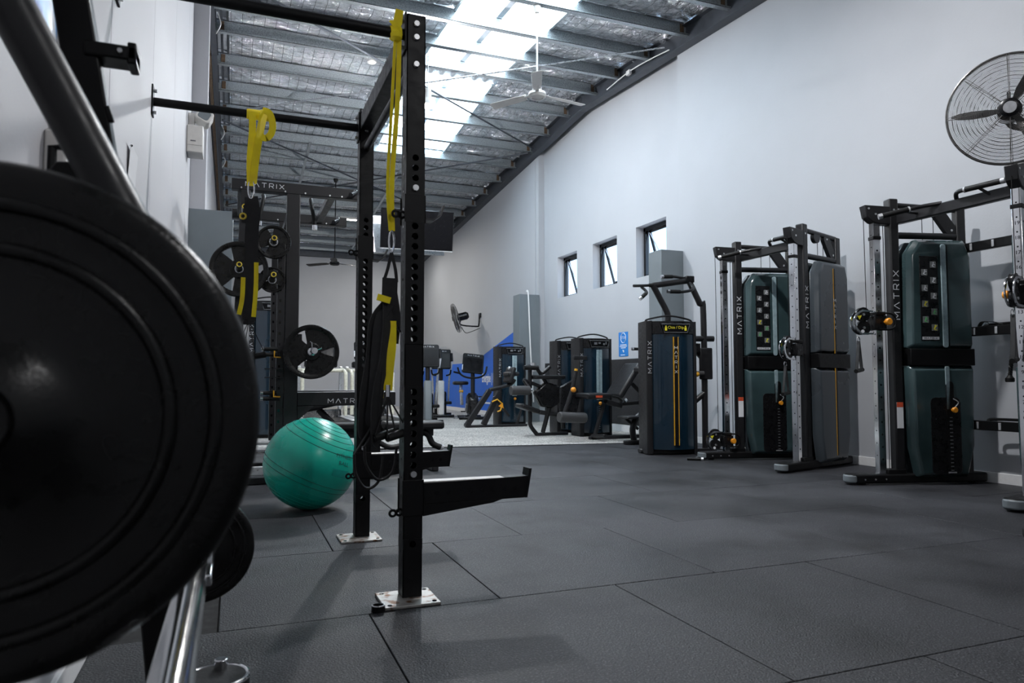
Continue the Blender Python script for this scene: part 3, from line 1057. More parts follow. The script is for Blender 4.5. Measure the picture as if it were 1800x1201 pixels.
def functional_trainer(label, yn, yf, zn, zf, numbers):
    root = thing('functional_trainer', label, 'exercise machine', (0, 0, 0), 0, 'dual cable trainers along the wall')
    MF = Matrix.Translation((4.59, yf, 0)) @ Matrix.Rotation(math.radians(-15), 4, 'Z')
    MN = Matrix.Translation((4.59, yn, 0)) @ Matrix.Rotation(math.radians(15), 4, 'Z') @ Matrix.Diagonal((1, -1, 1, 1))
    pf = trainer_tower(root, MF, zf)
    pn = trainer_tower(root, MN, zn, numbers)
    ym = (yn + yf) / 2
    a, b = MF @ Vector((0.50, 0, 2.165)), MN @ Vector((0.50, 0, 2.165))
    MB().bar(a, b, 0.055, 0.085).build('crossbeam', 'frame', root, 0.008)
    xb = 5.06
    for s in (1, -1):
        hb = Vector((xb, ym + s * 0.10, 2.20))
        if s > 0:
            pts = [(xb, ym + 0.10, 2.205), (xb - 0.06, ym + 0.20, 2.20), (xb - 0.15, ym + 0.27, 2.18), (xb - 0.30, ym + 0.38, 2.14)]
        else:
            pts = [(xb, ym - 0.02, 2.21), (xb - 0.05, ym - 0.06, 2.24), (xb - 0.06, ym - 0.14, 2.245), (xb - 0.06, ym - 0.40, 2.24)]
        h = MB().tube(smooth_path(pts, 6), 0.016, 10).build('pull_up_handle', 'frame', root)
        p, q = Vector(pts[-2]), Vector(pts[-1])
        MB().cyl(p, q, 0.021, n=14).build('grip', 'rubber', h)
        e = (q - p).normalized()
        MB().cyl(q, q + e * 0.03, 0.022, n=14).build('grip_cap', 'silver', h)
        MB().cyl(p - e * 0.012, p, 0.023, n=14).build('grip_cap', 'silver', h)
        mid = (p + q) / 2
        MB().cyl(mid - e * 0.05, (xb, mid.y - 0.02, 2.17), 0.011, n=8).build('handle_strut', 'frame', h)
    # accessory bars at the wall side
    for z in (1.93, 1.235, 0.475):
        p, q = MF @ Vector((1.08, -0.03, z)), MN @ Vector((1.08, -0.03, z))
        bar = MB().bar(p, q, 0.045, 0.075).build('accessory_bar', 'black', root, 0.005)
        for t in (0.12, 0.38, 0.62, 0.88):
            c = p.lerp(q, t)
            MB().box(c.x - 0.032, c.x - 0.0228, c.y - 0.010, c.y + 0.010, z - 0.028, z + 0.028).build('hook_plate', 'silver', bar, 0.002)
        if z < 1.3:
            pt = [p.lerp(q, t) + Vector((dx, 0, dz)) for t, dx, dz in ((0.2, 0.02, 0.03), (0.24, 0.05, 0.05), (0.76, 0.05, 0.05), (0.8, 0.02, 0.03))]
            MB().tube(smooth_path(pt, 5), 0.012, 8).build('bar_loop', 'black', bar)
    return root, pf, pn


ftA, pA2, pA1 = functional_trainer('farther twin cable machine, beside the chin and dip machine', 5.11, 6.29, 1.13, 0.20, False)
ftB, pB2, pB1 = functional_trainer('nearer twin cable machine at the right edge, under the wall fan', 3.05, 4.357, 1.42, 1.31, True)


def stirrup(p, label, length=0.30, tilt=(0, 0), floor=False):
    """webbing hand strap with a snap hook"""
    t = thing('cable_handle', label, 'handle', p, 0, 'hand straps on the cable machines')
    MB().tube([Vector((0, 0, -0.012)) + Vector((0.014 * math.cos(a), 0, 0.024 * math.sin(a) - 0.012)) for a in [2 * PI * i / 16 for i in range(16)]], 0.0045, 6, True).build('snap_hook', 'chrome', t)
    if floor:
        MB().tube([(0, 0, -0.035), (-0.10, 0.0, -0.05), (-0.20, 0.0, -p[2] + 0.03)], 0.007, 8).build('chain', 'chrome', t)
        MB().cyl((-0.29, 0.03, -p[2] + 0.0165), (-0.17, -0.07, -p[2] + 0.0165), 0.016, n=12).build('grip', 'rubber', t)
        MB().cyl((-0.18, -0.062, -p[2] + 0.0185), (-0.162, -0.077, -p[2] + 0.0185), 0.018, n=12).build('grip_end', 'silver', t)
        return t
    L = -length
    for s in (-1, 1):
        MB().ribbon(smooth_path([(0, 0, -0.035), (s * 0.018, s * 0.01, L * 0.35), (s * 0.042, s * 0.02, L * 0.75), (s * 0.05, s * 0.02, L + 0.01)], 5), (0, 1, 0.0), 0.03, 0.004).build('strap', 'webbing', t)
    MB().cyl((-0.062, -0.025, L), (0.062, 0.025, L + 0.015), 0.017, n=14).build('grip', 'rubber', t)
    return t


stirrup(pB2, 'black hand strap on the far tower of the nearer cable machine', 0.28)
stirrup(pA1, 'black hand strap on the near tower of the farther cable machine', 0.30)
stirrup(pB1, 'black hand strap hanging beside the tricep rope', 0.34)
stirrup(pA2, 'low cable handle touching the floor by the chin and dip machine', 0.1, floor=True)


def twisted_rope(b, p0, p1, r):
    p0, p1 = Vector(p0), Vector(p1)
    d = p1 - p0
    n = 40
    for k in range(3):
        pts = []
        for i in range(n + 1):
            t = i / n
            a = t * 34 + k * 2.094
            pts.append(p0 + d * t + Vector((math.cos(a), math.sin(a), 0)) * r * 0.55)
        b.tube(pts, r * 0.55, 6)


t = thing('tricep_rope', 'black twisted tricep rope hung on the cable machine bar', 'rope', (5.578, 3.62, 1.165))
rp = MB()
for s, dy in ((1, 0.055), (-1, -0.035)):
    twisted_rope(rp, (-0.01, s * 0.012, 0.0), (-0.01, dy, -0.30), 0.015)
rp.build('rope', 'rubber', t)
for dy in (0.055, -0.035):
    MB().lathe([(0.016, 0), (0.022, 0.012), (0.032, 0.022), (0.032, 0.045), (0.026, 0.052)], (-0.01, dy, -0.29), (0, 0, -1), 18).build('rope_stop', 'rubber', t)
MB().torus((-0.012, 0, 0.03), (1, 0, 0), 0.018, 0.006, 16, 6).build('ring', 'chrome', t)
MB().box(-0.022, 0.0, -0.02, 0.02, -0.02, 0.018).build('ferrule', 'silver', t, 0.004)
t = thing('ankle_strap', 'black strap lying on the accessory bar beside the tricep rope', 'strap', (5.64, 3.86, 1.275))
MB().ribbon(smooth_path([(0, 0.09, 0.0), (0, 0.06, 0.035), (0, -0.02, 0.03), (0, -0.09, 0.005), (0, -0.03, 0.0), (0, 0.07, -0.001)], 5), (1, 0, 0), 0.045, 0.004).build('band', 'webbing', t)
MB().torus((-0.01, 0.02, 0.018), (1, 0, 0), 0.012, 0.003, 14, 6).build('ring', 'chrome', t)

# foot of a bench showing at the right edge
t = thing('bench_foot', 'rounded foot of a machine cut off by the right edge', 'exercise machine', (3.83, 2.47, 0))
MB().prism(round_rect(0, 0.62, -0.045, 0.045, 0.04), 'z', 0.012, 0.075).build('foot', 'frame', t, 0.02, segs=3)
MB().box(0.5, 0.58, -0.04, 0.04, 0.07, 0.5).build('post', 'frame', t, 0.008)
MB().cyl((0.1, 0, 0), (0.1, 0, 0.014), 0.03).build('foot_pad', 'rubber', t)

# ================================================================== SELECTORISED MACHINES
def stack_tower(root, w=0.60, h=1.50, d=0.30, mname='navy', stripe=True, title='', mark=0.36, M=None, bulge=0.085):
    """weight tower facing local -y, from x = 0 to w"""
    M = M or Matrix.Identity(4)

    def mb():
        return MB(M)
    ps = mb().prism(round_rect(0, 0.075, -0.02, d, 0.018), 'z', 0.01, h - 0.015).build('upright', 'frame', root)
    brand(face_frame(M, (0.0375, -0.0206, h * 0.72), (0, -1, 0), (0, 0, 1)), mark, ps, th=0.10)
    mb().prism(round_rect(w - 0.035, w, 0.0, d, 0.012), 'z', 0.01, h - 0.02).build('upright', 'frame', root)

    def plan(x0, x1, y, bl, n=10):
        return [(x0 + (x1 - x0) * i / n, y - bl * (1 - (2 * i / n - 1) ** 2)) for i in range(n + 1)]
    xs0, xs1 = 0.078, w - 0.036
    sh = mb().prism(plan(xs0, xs1, 0.01, bulge) + [(xs1, d - 0.02), (xs0, d - 0.02)], 'z', 0.06, h - 0.165).build('shroud', mname, root, smooth=40)
    hd = mb().prism(plan(xs0, xs1, 0.0, bulge) + [(xs1, d - 0.02), (xs0, d - 0.02)], 'z', h - 0.16, h - 0.02).build('header', 'plastic', root, smooth=40)
    mb().prism(plan(xs0, xs1, 0.03, bulge * 0.6) + [(xs1, d - 0.02), (xs0, d - 0.02)], 'z', 0.012, 0.06).build('plinth', 'black', root, smooth=40)
    yc = -bulge
    xc = (xs0 + xs1) / 2
    db = mb().prism([(xc - 0.165, h - 0.055), (xc - 0.135, h - 0.15), (xc + 0.135, h - 0.15), (xc + 0.165, h - 0.055)], 'y', yc - 0.008, yc + 0.06).build('display_badge', 'screen', hd, 0.006)
    mb().tube([(xc - 0.165, yc - 0.01, h - 0.055), (xc - 0.135, yc - 0.01, h - 0.15), (xc + 0.135, yc - 0.01, h - 0.15), (xc + 0.165, yc - 0.01, h - 0.055)], 0.004, 6, True).build('badge_rim', 'letterdim', db)
    fx = (1, 0, 0)
    if title:
        text(title, 0.045, face_frame(M, (xc, yc - 0.009, h - 0.095), (0, -1, 0), fx), db, 'yellowprint')
        for s in (-1, 1):
            f = mb()
            f.sphere((xc + s * 0.115, yc - 0.0095, h - 0.082), 0.009, 8, 5, (1, 0.2, 1))
            f.box(xc + s * 0.115 - 0.013, xc + s * 0.115 + 0.013, yc - 0.010, yc - 0.0085, h - 0.130, h - 0.092)
            f.build('pictogram', 'yellowprint', db, smooth=0)
    else:
        f = mb()
        for k, (dx, ww, z, hh) in enumerate(((-0.09, 0.05, h - 0.115, 0.035), (-0.02, 0.04, h - 0.10, 0.02), (0.06, 0.03, h - 0.12, 0.03), (0.1, 0.02, h - 0.11, 0.04))):
            f.box(xc + dx, xc + dx + ww, yc - 0.0095, yc - 0.0085, z, z + hh)
        f.build('pictogram', 'letterdim', db, smooth=0)
    mb().tube(smooth_path([(0.03, 0.10, h - 0.02), (0.06, 0.09, h + 0.012), (w * 0.5, 0.06, h + 0.05), (w - 0.05, 0.09, h + 0.01), (w - 0.02, 0.10, h - 0.03)], 6), 0.011, 8).build('top_handle', 'frame', root)
    if stripe:
        mb().box(xc - 0.026, xc + 0.026, yc - 0.006, yc + 0.05, 0.11, h - 0.20).build('front_strip', 'black', sh, smooth=0)
        for s in (-1, 1):
            mb().box(xc + s * 0.026 - 0.004, xc + s * 0.026 + 0.004, yc - 0.008, yc + 0.05, 0.11, h - 0.20).build('amber_stripe', 'amber', sh, smooth=0)
        brand(face_frame(M, (xc, yc - 0.0065, h * 0.70), (0, -1, 0), fx), 0.031, sh, stacked=True, th=0.16)
    else:
        mb().box(xc - 0.045, xc + 0.045, yc - 0.005, yc + 0.05, 0.55, h - 0.19).build('clear_channel', 'clear', sh, 0.006)
        mb().box(xc - 0.002, xc + 0.002, yc - 0.0065, yc + 0.05, 0.55, h - 0.19).build('channel_line', 'navy', sh, smooth=0)
        w_ = mb()
        for i in range(12):
            w_.box(xc - 0.012, xc + 0.012, yc - 0.006, yc + 0.03, 0.12 + i * 0.03, 0.128 + i * 0.03)
        w_.build('weight_stack', 'letterdim', sh, smooth=0)['kind'] = 'stuff'
        mb().sphere((xc + 0.0, yc - 0.02, 0.50), 0.026, 12, 8).build('selector_pin', 'orange', sh)
        mb().sphere((xc + 0.02, yc - 0.02, 0.58), 0.018, 12, 8).build('selector_pin', 'orange', sh)


def pad(b, p0, p1, width, thick, wdir=(0, 1, 0)):
    """upholstered slab from p0 to p1"""
    b.ribbon([p0, p1], wdir, width, thick)
    return b


def tubes(parent, name, m, lst, r=0.03, square=False):
    for pts in lst:
        if square:
            for p, q in zip(pts[:-1], pts[1:]):
                MB().bar(p, q, r * 2, r * 2).build(name, m, parent, 0.006)
        else:
            MB().tube(smooth_path(pts, 5) if len(pts) > 2 else pts, r, 12).build(name, m, parent)


# ---- chin and dip machine
cd = thing('chin_dip_machine', 'weight assisted chin and dip machine with amber striped tower', 'exercise machine', (4.34, 6.90, 0), math.radians(-14), 'weight stack machines along the wall')
stack_tower(cd, 0.60, 1.53, 0.30, 'navy', True, 'Chin / Dip', 0.36)
tubes(cd, 'mast', 'frame', [[(0.34, 0.22, 1.50), (0.34, 0.22, 1.62), (0.26, 0.22, 1.78), (0.16, 0.20, 1.95)], [(0.78, 0.22, 0.0), (0.78, 0.22, 1.62), (0.74, 0.22, 1.74), (0.60, 0.22, 2.03)]], 0.036)
tubes(cd, 'cross_tube', 'frame', [[(0.60, 0.22, 1.33), (0.90, 0.22, 1.33)], [(0.60, 0.22, 0.55), (0.79, 0.22, 0.70)], [(0.16, 0.20, 1.95), (0.62, 0.22, 2.02)]], 0.035)
for pts in ([(-0.10, 0.12, 1.93), (0.06, 0.18, 1.945), (0.30, 0.20, 1.965)], [(0.02, 0.2, 1.93), (0.05, 0.10, 1.85), (-0.02, 0.08, 1.79)], [(0.60, 0.24, 2.04), (0.42, 0.2, 2.06), (0.27, 0.16, 2.05)], [(0.60, 0.2, 2.0), (0.60, 0.08, 1.90), (0.46, 0.04, 1.86), (0.30, 0.03, 1.86)]):
    h = MB().tube(smooth_path(pts, 5), 0.017, 10).build('grip_bar', 'frame', cd)
    p, q = Vector(pts[-2]), Vector(pts[-1])
    MB().cyl(p.lerp(q, 0.2), q, 0.023, n=12).build('grip', 'rubber', h)
    e = (q - p).normalized()
    MB().cyl(q, q + e * 0.03, 0.022, n=12).build('grip_cap', 'chrome', h)
MB().box(0.55, 0.66, 0.17, 0.27, 1.99, 2.07).build('head_block', 'plastic', cd, 0.012)
MB().box(0.63, 0.70, 0.12, 0.16, 1.16, 1.27).build('control_box', 'plastic', cd, 0.008)
MB().box(0.70, 0.86, 0.15, 0.19, 0.85, 1.22).build('knee_pad', 'pad', cd, 0.015)
MB().prism([(0.62, 1.22), (0.80, 1.22), (0.80, 1.05), (0.72, 1.10)], 'y', 0.19, 0.24).build('gusset', 'frame', cd, 0.004)
MB().cyl((0.62, 0.14, 0.92), (0.74, 0.14, 0.92), 0.028, n=12).build('roller', 'padgrey', cd)
MB().box(-0.02, 0.9, 0.16, 0.28, 0.0, 0.05).build('base_rail', 'frame', cd, 0.012)
MB().sphere((0.655, 0.13, 0.91), 0.03, 12, 8).build('stop_knob', 'amber', cd)

# ---- leg extension
le = thing('leg_extension', 'leg extension machine with raked back pad and thick roller', 'exercise machine', (4.78, 9.45, 0), 0, 'weight stack machines along the wall')
stack_tower(le, 0.56, 1.49, 0.28, 'navy', False, '', 0.34)
y = -0.50
pd = MB()
pad(pd, (-0.22, y, 0.62), (0.16, y, 0.62), 0.42, 0.085).build('seat_pad', 'pad', le, 0.03, segs=3)
pad(MB(), (0.30, y, 0.60), (0.64, y, 1.08), 0.42, 0.085).build('back_pad', 'pad', le, 0.03, segs=3)
pad(MB(), (0.16, y, 0.54), (0.42, y, 0.47), 0.10, 0.07).build('seat_rail', 'frame', le, 0.01)
MB().cyl((-0.66, y - 0.20, 0.34), (-0.24, y - 0.16, 0.32), 0.072, n=24).build('ankle_roller', 'padgrey', le, 0.012)
arm = MB().tube([(-0.36, y - 0.12, 0.97), (-0.42, y - 0.12, 0.70), (-0.55, y - 0.12, 0.36)], 0.03, 12).build('swing_arm', 'frame', le)
MB().sphere((-0.42, y - 0.16, 0.71), 0.038, 14, 10).build('adjust_knob', 'orange', arm)
MB().cyl((-0.37, y - 0.12, 0.94), (-0.355, y - 0.12, 1.00), 0.024, n=10).build('arm_tip', 'amber', arm)
MB().prism([(-0.45, 0.30), (-0.20, 0.30), (-0.12, 0.62), (-0.25, 0.85), (-0.45, 0.75)], 'y', y + 0.20, y + 0.24).build('cam_plate', 'plastic', le, 0.02)
tubes(le, 'frame_tube', 'frame', [[(0.14, y, 0.50), (-0.01, y, 0.05)], [(0.42, y, 0.50), (0.82, y + 0.02, 0.52)], [(-0.20, y, 0.30), (0.02, 0.0, 0.30)], [(0.60, y, 0.80), (0.82, y, 0.60)]], 0.03)
MB().prism(round_rect(-0.10, 0.80, y - 0.04, y + 0.04, 0.03), 'z', 0.0, 0.055).build('base_rail', 'frame', le, 0.012)
MB().cyl((-0.05, y - 0.4, 0.08), (-0.05, y + 0.0, 0.05), 0.03, n=10).build('base_rail', 'frame', le)
MB().box(-0.16, 0.06, -0.16, -0.11, 1.14, 1.20).build('range_lever', 'frame', le, 0.008)
for s in (-1, 1):
    MB().tube(smooth_path([(0.30, y + s * 0.24, 0.55), (0.22, y + s * 0.26, 0.60), (0.12, y + s * 0.27, 0.62)], 4), 0.016, 8).build('side_grip', 'rubber', le)
MB().cyl((0.33, y - 0.26, 0.55), (0.36, y - 0.26, 0.57), 0.03, n=10).build('grip_cap', 'chrome', le)
MB().box(-0.10, 0.0, y - 0.222, y - 0.212, 0.60, 0.63).build('warning_sticker', 'red', le, smooth=0)

# ---- seated leg curl
lc = thing('leg_curl', 'seated leg curl machine behind the leg extension', 'exercise machine', (4.77, 10.22, 0), 0, 'weight stack machines along the wall')
stack_tower(lc, 0.56, 1.49, 0.28, 'navy', True, '', 0.34)
y = -0.36
MB().tube(smooth_path([(-0.70, y, 1.03), (-0.62, y, 1.05), (-0.61, y, 0.95), (-0.61, y, 0.30), (-0.60, y, 0.16), (-0.50, y, 0.03)], 6), 0.032, 12).build('front_frame', 'frame', lc)
MB().prism(round_rect(-0.52, 0.02, y - 0.04, y + 0.04, 0.03), 'z', 0.0, 0.05).build('base_rail', 'frame', lc, 0.012)
MB().prism(round_rect(-0.58, -0.05, y - 0.12, y + 0.12, 0.05), 'z', 0.86, 0.92).build('arm_pad', 'pad', lc, 0.015)
MB().cyl((-0.75, y - 0.1, 1.03), (-0.52, y - 0.1, 1.03), 0.035, n=14).build('hand_grip', 'rubber', lc)
tubes(lc, 'lever', 'frame', [[(-0.50, y, 1.03), (-0.34, y, 0.80)], [(-0.72, y, 0.85), (-0.42, y, 0.74)], [(-0.28, y, 1.05), (-0.40, y, 0.95)]], 0.028)
MB().prism([(-0.56, 0.66), (-0.36, 0.82), (-0.14, 0.76), (-0.12, 0.50), (-0.26, 0.42), (-0.44, 0.44)], 'y', y - 0.06, y + 0.06).build('cam_cover', 'plastic', lc, 0.03)
MB().cyl((-0.97, y - 0.12, 0.69), (-0.66, y - 0.10, 0.69), 0.07, n=22).build('leg_roller', 'padgrey', lc, 0.012)
MB().cyl((-0.67, y - 0.10, 0.69), (-0.63, y - 0.10, 0.69), 0.045, n=18).build('roller_cap', 'chrome', lc)
tubes(lc, 'roller_arm', 'frame', [[(-0.63, y - 0.10, 0.69), (-0.72, y - 0.02, 0.84)]], 0.025)
pad(MB(), (-0.80, y, 0.47), (-0.50, y, 0.37), 0.30, 0.07).build('thigh_pad', 'pad', lc, 0.025)
tubes(lc, 'frame_tube', 'frame', [[(-0.28, y, 0.46), (-0.40, y, 0.05)], [(-0.10, y, 0.5), (-0.05, y, 0.1)], [(-0.45, y, 0.36), (-0.05, y, 0.30)]], 0.035)
MB().cyl((-0.36, 0.1, 0.98), (-0.36, 0.1, 1.12), 0.045, n=16).build('bottle', 'silver', lc)

# ---- seated press beyond, against the mural
fm = thing('seated_press', 'weight machine with splayed legs in front of the blue mural', 'exercise machine', (4.60, 12.45, 0), 0, 'weight stack machines along the wall')
stack_tower(fm, 0.57, 1.50, 0.28, 'navy', False, '', 0.34)
y = -0.45
tubes(fm, 'leg', 'frame', [[(-0.33, y, 0.66), (-0.74, y, 0.06)], [(-0.14, y, 0.64), (-0.44, y, 0.05)]], 0.045, True)
tubes(fm, 'top_arm', 'frame', [[(-0.33, y, 0.67), (0.05, y, 0.76), (0.16, y, 0.86)]], 0.035)
MB().prism(round_rect(-0.78, 0.40, y - 0.04, y + 0.04, 0.03), 'z', 0.0, 0.05).build('base_rail', 'frame', fm, 0.012)
MB().cyl((-0.74, y - 0.06, 0.05), (-0.74, y + 0.06, 0.05), 0.05, n=16).build('pivot', 'frame', fm)
pad(MB(), (0.02, y, 0.80), (0.10, y, 1.08), 0.35, 0.08).build('chest_pad', 'pad', fm, 0.025)
MB().box(-0.02, 0.20, y - 0.16, y + 0.16, 0.92, 1.0).build('seat_pad', 'pad', fm, 0.03)
MB().tube([(-0.30, y - 0.06, 0.46), (-0.20, y - 0.06, 0.50), (-0.10, y - 0.06, 0.42), (-0.14, y - 0.06, 0.30), (-0.20, y - 0.06, 0.28)], 0.014, 8).build('foot_lever', 'amber', fm)
MB().prism([(-0.18, 0.38), (-0.10, 0.44), (-0.08, 0.34)], 'y', y - 0.07, y - 0.055).build('foot_plate', 'orange', fm)
tubes(fm, 'link', 'frame', [[(-0.25, y, 0.55), (0.05, y, 0.20)], [(0.30, y, 0.35), (0.20, y, 0.05)]], 0.025)
MB().sphere((0.06, y, 1.06), 0.04, 10, 8).build('grip_ball', 'chrome', fm)

# ---- rowing machine half hidden by the chin and dip tower
rw = thing('seated_row', 'rowing machine with foot plate half hidden by chin and dip tower', 'exercise machine', (4.80, 8.10, 0))
MB().prism(round_rect(-0.05, 0.55, -0.05, 0.05, 0.04), 'z', 0.0, 0.06).build('base_rail', 'frame', rw, 0.014)
MB().tube(smooth_path([(0.10, 0, 0.05), (0.08, 0, 0.20), (0.14, 0, 0.34), (0.30, 0, 0.44)], 6), 0.042, 12).build('curved_post', 'frame', rw)
MB().ribbon([(-0.07, 0, 0.355), (0.28, 0, 0.36)], (0, 1, 0), 0.30, 0.035).build('foot_plate', 'pad', rw, 0.012)
MB().box(0.18, 0.42, -0.15, 0.15, 0.93, 1.03).build('chest_pad', 'pad', rw, 0.03)
MB().tube([(0.34, 0, 0.30), (0.36, 0, 0.96)], 0.03, 10).build('mast', 'frame', rw)
MB().cyl((0.03, -0.1, 1.25), (0.42, -0.1, 1.25), 0.02, n=12).build('handle_bar', 'rubber', rw)
MB().cyl((0.02, -0.1, 1.25), (0.04, -0.1, 1.25), 0.022, n=12).build('handle_cap', 'chrome', rw)
MB().tube([(0.28, -0.1, 1.25), (0.30, -0.05, 1.10), (0.36, 0, 0.95)], 0.02, 8).build('handle_stem', 'frame', rw)
MB().tube([(-0.03, 0.0, 0.34), (0.16, 0, 0.20)], 0.02, 8).build('foot_strut', 'frame', rw)
MB().cyl((0.24, -0.06, 0.66), (0.26, -0.06, 0.78), 0.02, n=10).build('adjust_knob', 'amber', rw)

# ---- tall cable tower seen behind the half rack
lt = thing('lat_tower', 'tall blue weight tower seen behind the half rack', 'exercise machine', (0.18, 10.9, 0), 0, 'weight stack machines along the wall')
stack_tower(lt, 0.62, 2.02, 0.30, 'navy', False, '', 0.42)

# ================================================================== SQUAT RIG with wall-mounted pull-up bars
def perforated(b, M, w, z0, z1, holes, r, pitch):
    """flat strip w wide in local xz from z0 to z1, pierced by round holes"""
    cuts = sorted(holes)
    edges = [z0]
    n = 16
    h = pitch / 2
    cur = z0

    def quad(za, zc):
        b.add([M @ Vector(p) for p in ((-w / 2, 0, za), (w / 2, 0, za), (w / 2, 0, zc), (-w / 2, 0, zc))], [(0, 1, 2, 3)])
    for z in cuts:
        if z - h > cur + 1e-4:
            quad(cur, z - h)
        v, f = [], []
        for i in range(n):
            a = 2 * PI * i / n
            c, s = math.cos(a), math.sin(a)
            v.append(M @ Vector((r * c, 0, z + r * s)))
        for i in range(n):
            a = 2 * PI * i / n
            c, s = math.cos(a), math.sin(a)
            m = max(abs(c), abs(s))
            v.append(M @ Vector((w / 2 * c / m, 0, z + h * s / m)))
        for i in range(n):
            j = (i + 1) % n
            f.append((i, j, n + j, n + i))
        b.add(v, f)
        cur = z + h
    if z1 > cur:
        quad(cur, z1)


RX, RY = 0.645, (2.722, 3.846)
PW = 0.075
rig = thing('squat_rig', 'black perforated two post squat rig bolted to floor and wall', 'rack', (0, 0, 0))


def post(x, y, holes, top):
    b = MB()
    for s in (-1, 1):
        M = Matrix.Translation((x, y + s * PW / 2, 0)) @ (Matrix.Identity(4) if s < 0 else Matrix.Rotation(PI, 4, 'Z'))
        perforated(b, M, PW, 0.012, top, holes, 0.0135, 0.0402)
        xs = x + s * PW / 2
        q = [(xs, y - PW / 2, 0.012), (xs, y + PW / 2, 0.012), (xs, y + PW / 2, top), (xs, y - PW / 2, top)]
        b.add(q, [(0, 1, 2, 3)] if s > 0 else [(3, 2, 1, 0)])
    b.add([(x - PW / 2, y - PW / 2, top), (x + PW / 2, y - PW / 2, top), (x + PW / 2, y + PW / 2, top), (x - PW / 2, y + PW / 2, top)], [(0, 1, 2, 3)])
    o = b.build('upright', 'black', rig, smooth=0, recalc=False)
    md = o.modifiers.new('wall', 'SOLIDIFY')
    md.thickness = 0.004
    md.offset = -1
    h = MB()
    for i in range(30):
        z = 0.18 + i * 0.07
        h.cyl((x - PW / 2 - 0.0008, y, z), (x - PW / 2 + 0.0002, y, z), 0.006, n=8)
    h.build('pin_holes', 'glossyblack', o)['kind'] = 'stuff'
    return o


HF = [0.21] + [0.508 + 0.0402 * i for i in range(8)] + [0.995 + 0.0402 * i for i in range(12)] + [1.548 + 0.0402 * i for i in range(5)]
HR = [0.21] + [0.508 + 0.0402 * i for i in range(5)] + [0.915 + 0.0402 * i for i in range(15)] + [1.62 + 0.0402 * i for i in range(3)]
u1 = post(RX, RY[0], HF, 2.288)
u2 = post(RX, RY[1], HR, 2.315)
for u, y, zs in ((u1, RY[0], (2.25, 2.195, 2.085)), (u2, RY[1], (2.20,))):
    for z in zs:
        MB().lathe([(0.014, 0), (0.014, 0.004), (0.011, 0.010)], (RX, y - PW / 2, z), (0, -1, 0), 12).build('bolt', 'bolt', u)
for u, y in ((u1, RY[0]), (u2, RY[1])):
    bp = MB().box(RX - 0.122, RX + 0.088, y - 0.132, y + 0.068, 0.0008, 0.011).build('base_plate', 'rustplate', rig, 0.002)
    for dx, dy in ((-0.10, -0.11), (0.068, -0.11), (-0.10, 0.045), (0.068, 0.045)):
        MB().cyl((RX + dx, y + dy, 0.011), (RX + dx, y + dy, 0.0125), 0.009, n=10).build('anchor_hole', 'glossyblack', bp)
# top crossmember and side bar between the posts
cb = MB().box(RX - 0.036, RX + 0.036, RY[0] + PW / 2, RY[1] - PW / 2, 2.195, 2.284).build('top_crossmember', 'black', rig, 0.004)
h = MB()
for i in range(11):
    yy = RY[0] + 0.1 + i * 0.094
    h.cyl((RX - 0.0368, yy, 2.285), (RX - 0.0355, yy, 2.285), 0.008, n=8)
h.build('pin_holes', 'glossyblack', cb)['kind'] = 'stuff'
MB().cyl((RX + 0.0, RY[0] + 0.03, 2.10), (RX + 0.0, RY[1] - 0.03, 2.10), 0.019, n=16).build('side_bar', 'frame', rig)
for y in RY:
    pb = MB().cyl((XL + 0.006, y, 2.217), (RX - PW / 2 - 0.005, y, 2.217), 0.021, n=18).build('pull_up_bar', 'black', rig)
    MB().box(XL + 0.0005, XL + 0.008, y - 0.035, y + 0.035, 2.145, 2.295).build('wall_flange', 'black', pb, 0.002)
    MB().box(RX - PW / 2 - 0.008, RX - PW / 2 - 0.0005, y - 0.036, y + 0.036, 2.14, 2.295).build('post_flange', 'black', pb, 0.002)
    for dz in (-0.055, 0.055):
        MB().cyl((XL + 0.008, y, 2.217 + dz), (XL + 0.022, y, 2.217 + dz), 0.009, n=8).build('bolt', 'bolt', pb)
        MB().cyl((RX - PW / 2 - 0.022, y, 2.217 + dz), (RX - PW / 2 - 0.008, y, 2.217 + dz), 0.009, n=8).build('bolt', 'bolt', pb)


def sleeve(name, y, z0, z1, zl):
    b = MB()
    e = PW / 2 + 0.0045
    b.box(RX - e, RX + e, y - e, y - PW / 2 - 0.0005, z0, z1)
    b.box(RX - e, RX + e, y + PW / 2 + 0.0005, y + e, z0, z1)
    b.box(RX + PW / 2 + 0.0005, RX + e, y - e, y + e, z0, z1)
    o = b.build(name, 'black', rig, 0.001, smooth=0)
    for dx in (0.0, -0.028):
        MB().torus((RX - e - 0.006 + dx, y - 0.02 + dx * 0.4, zl), (0, 1, 0.2), 0.012, 0.005, 16, 6).build('pin_loop', 'black', o)
    return o


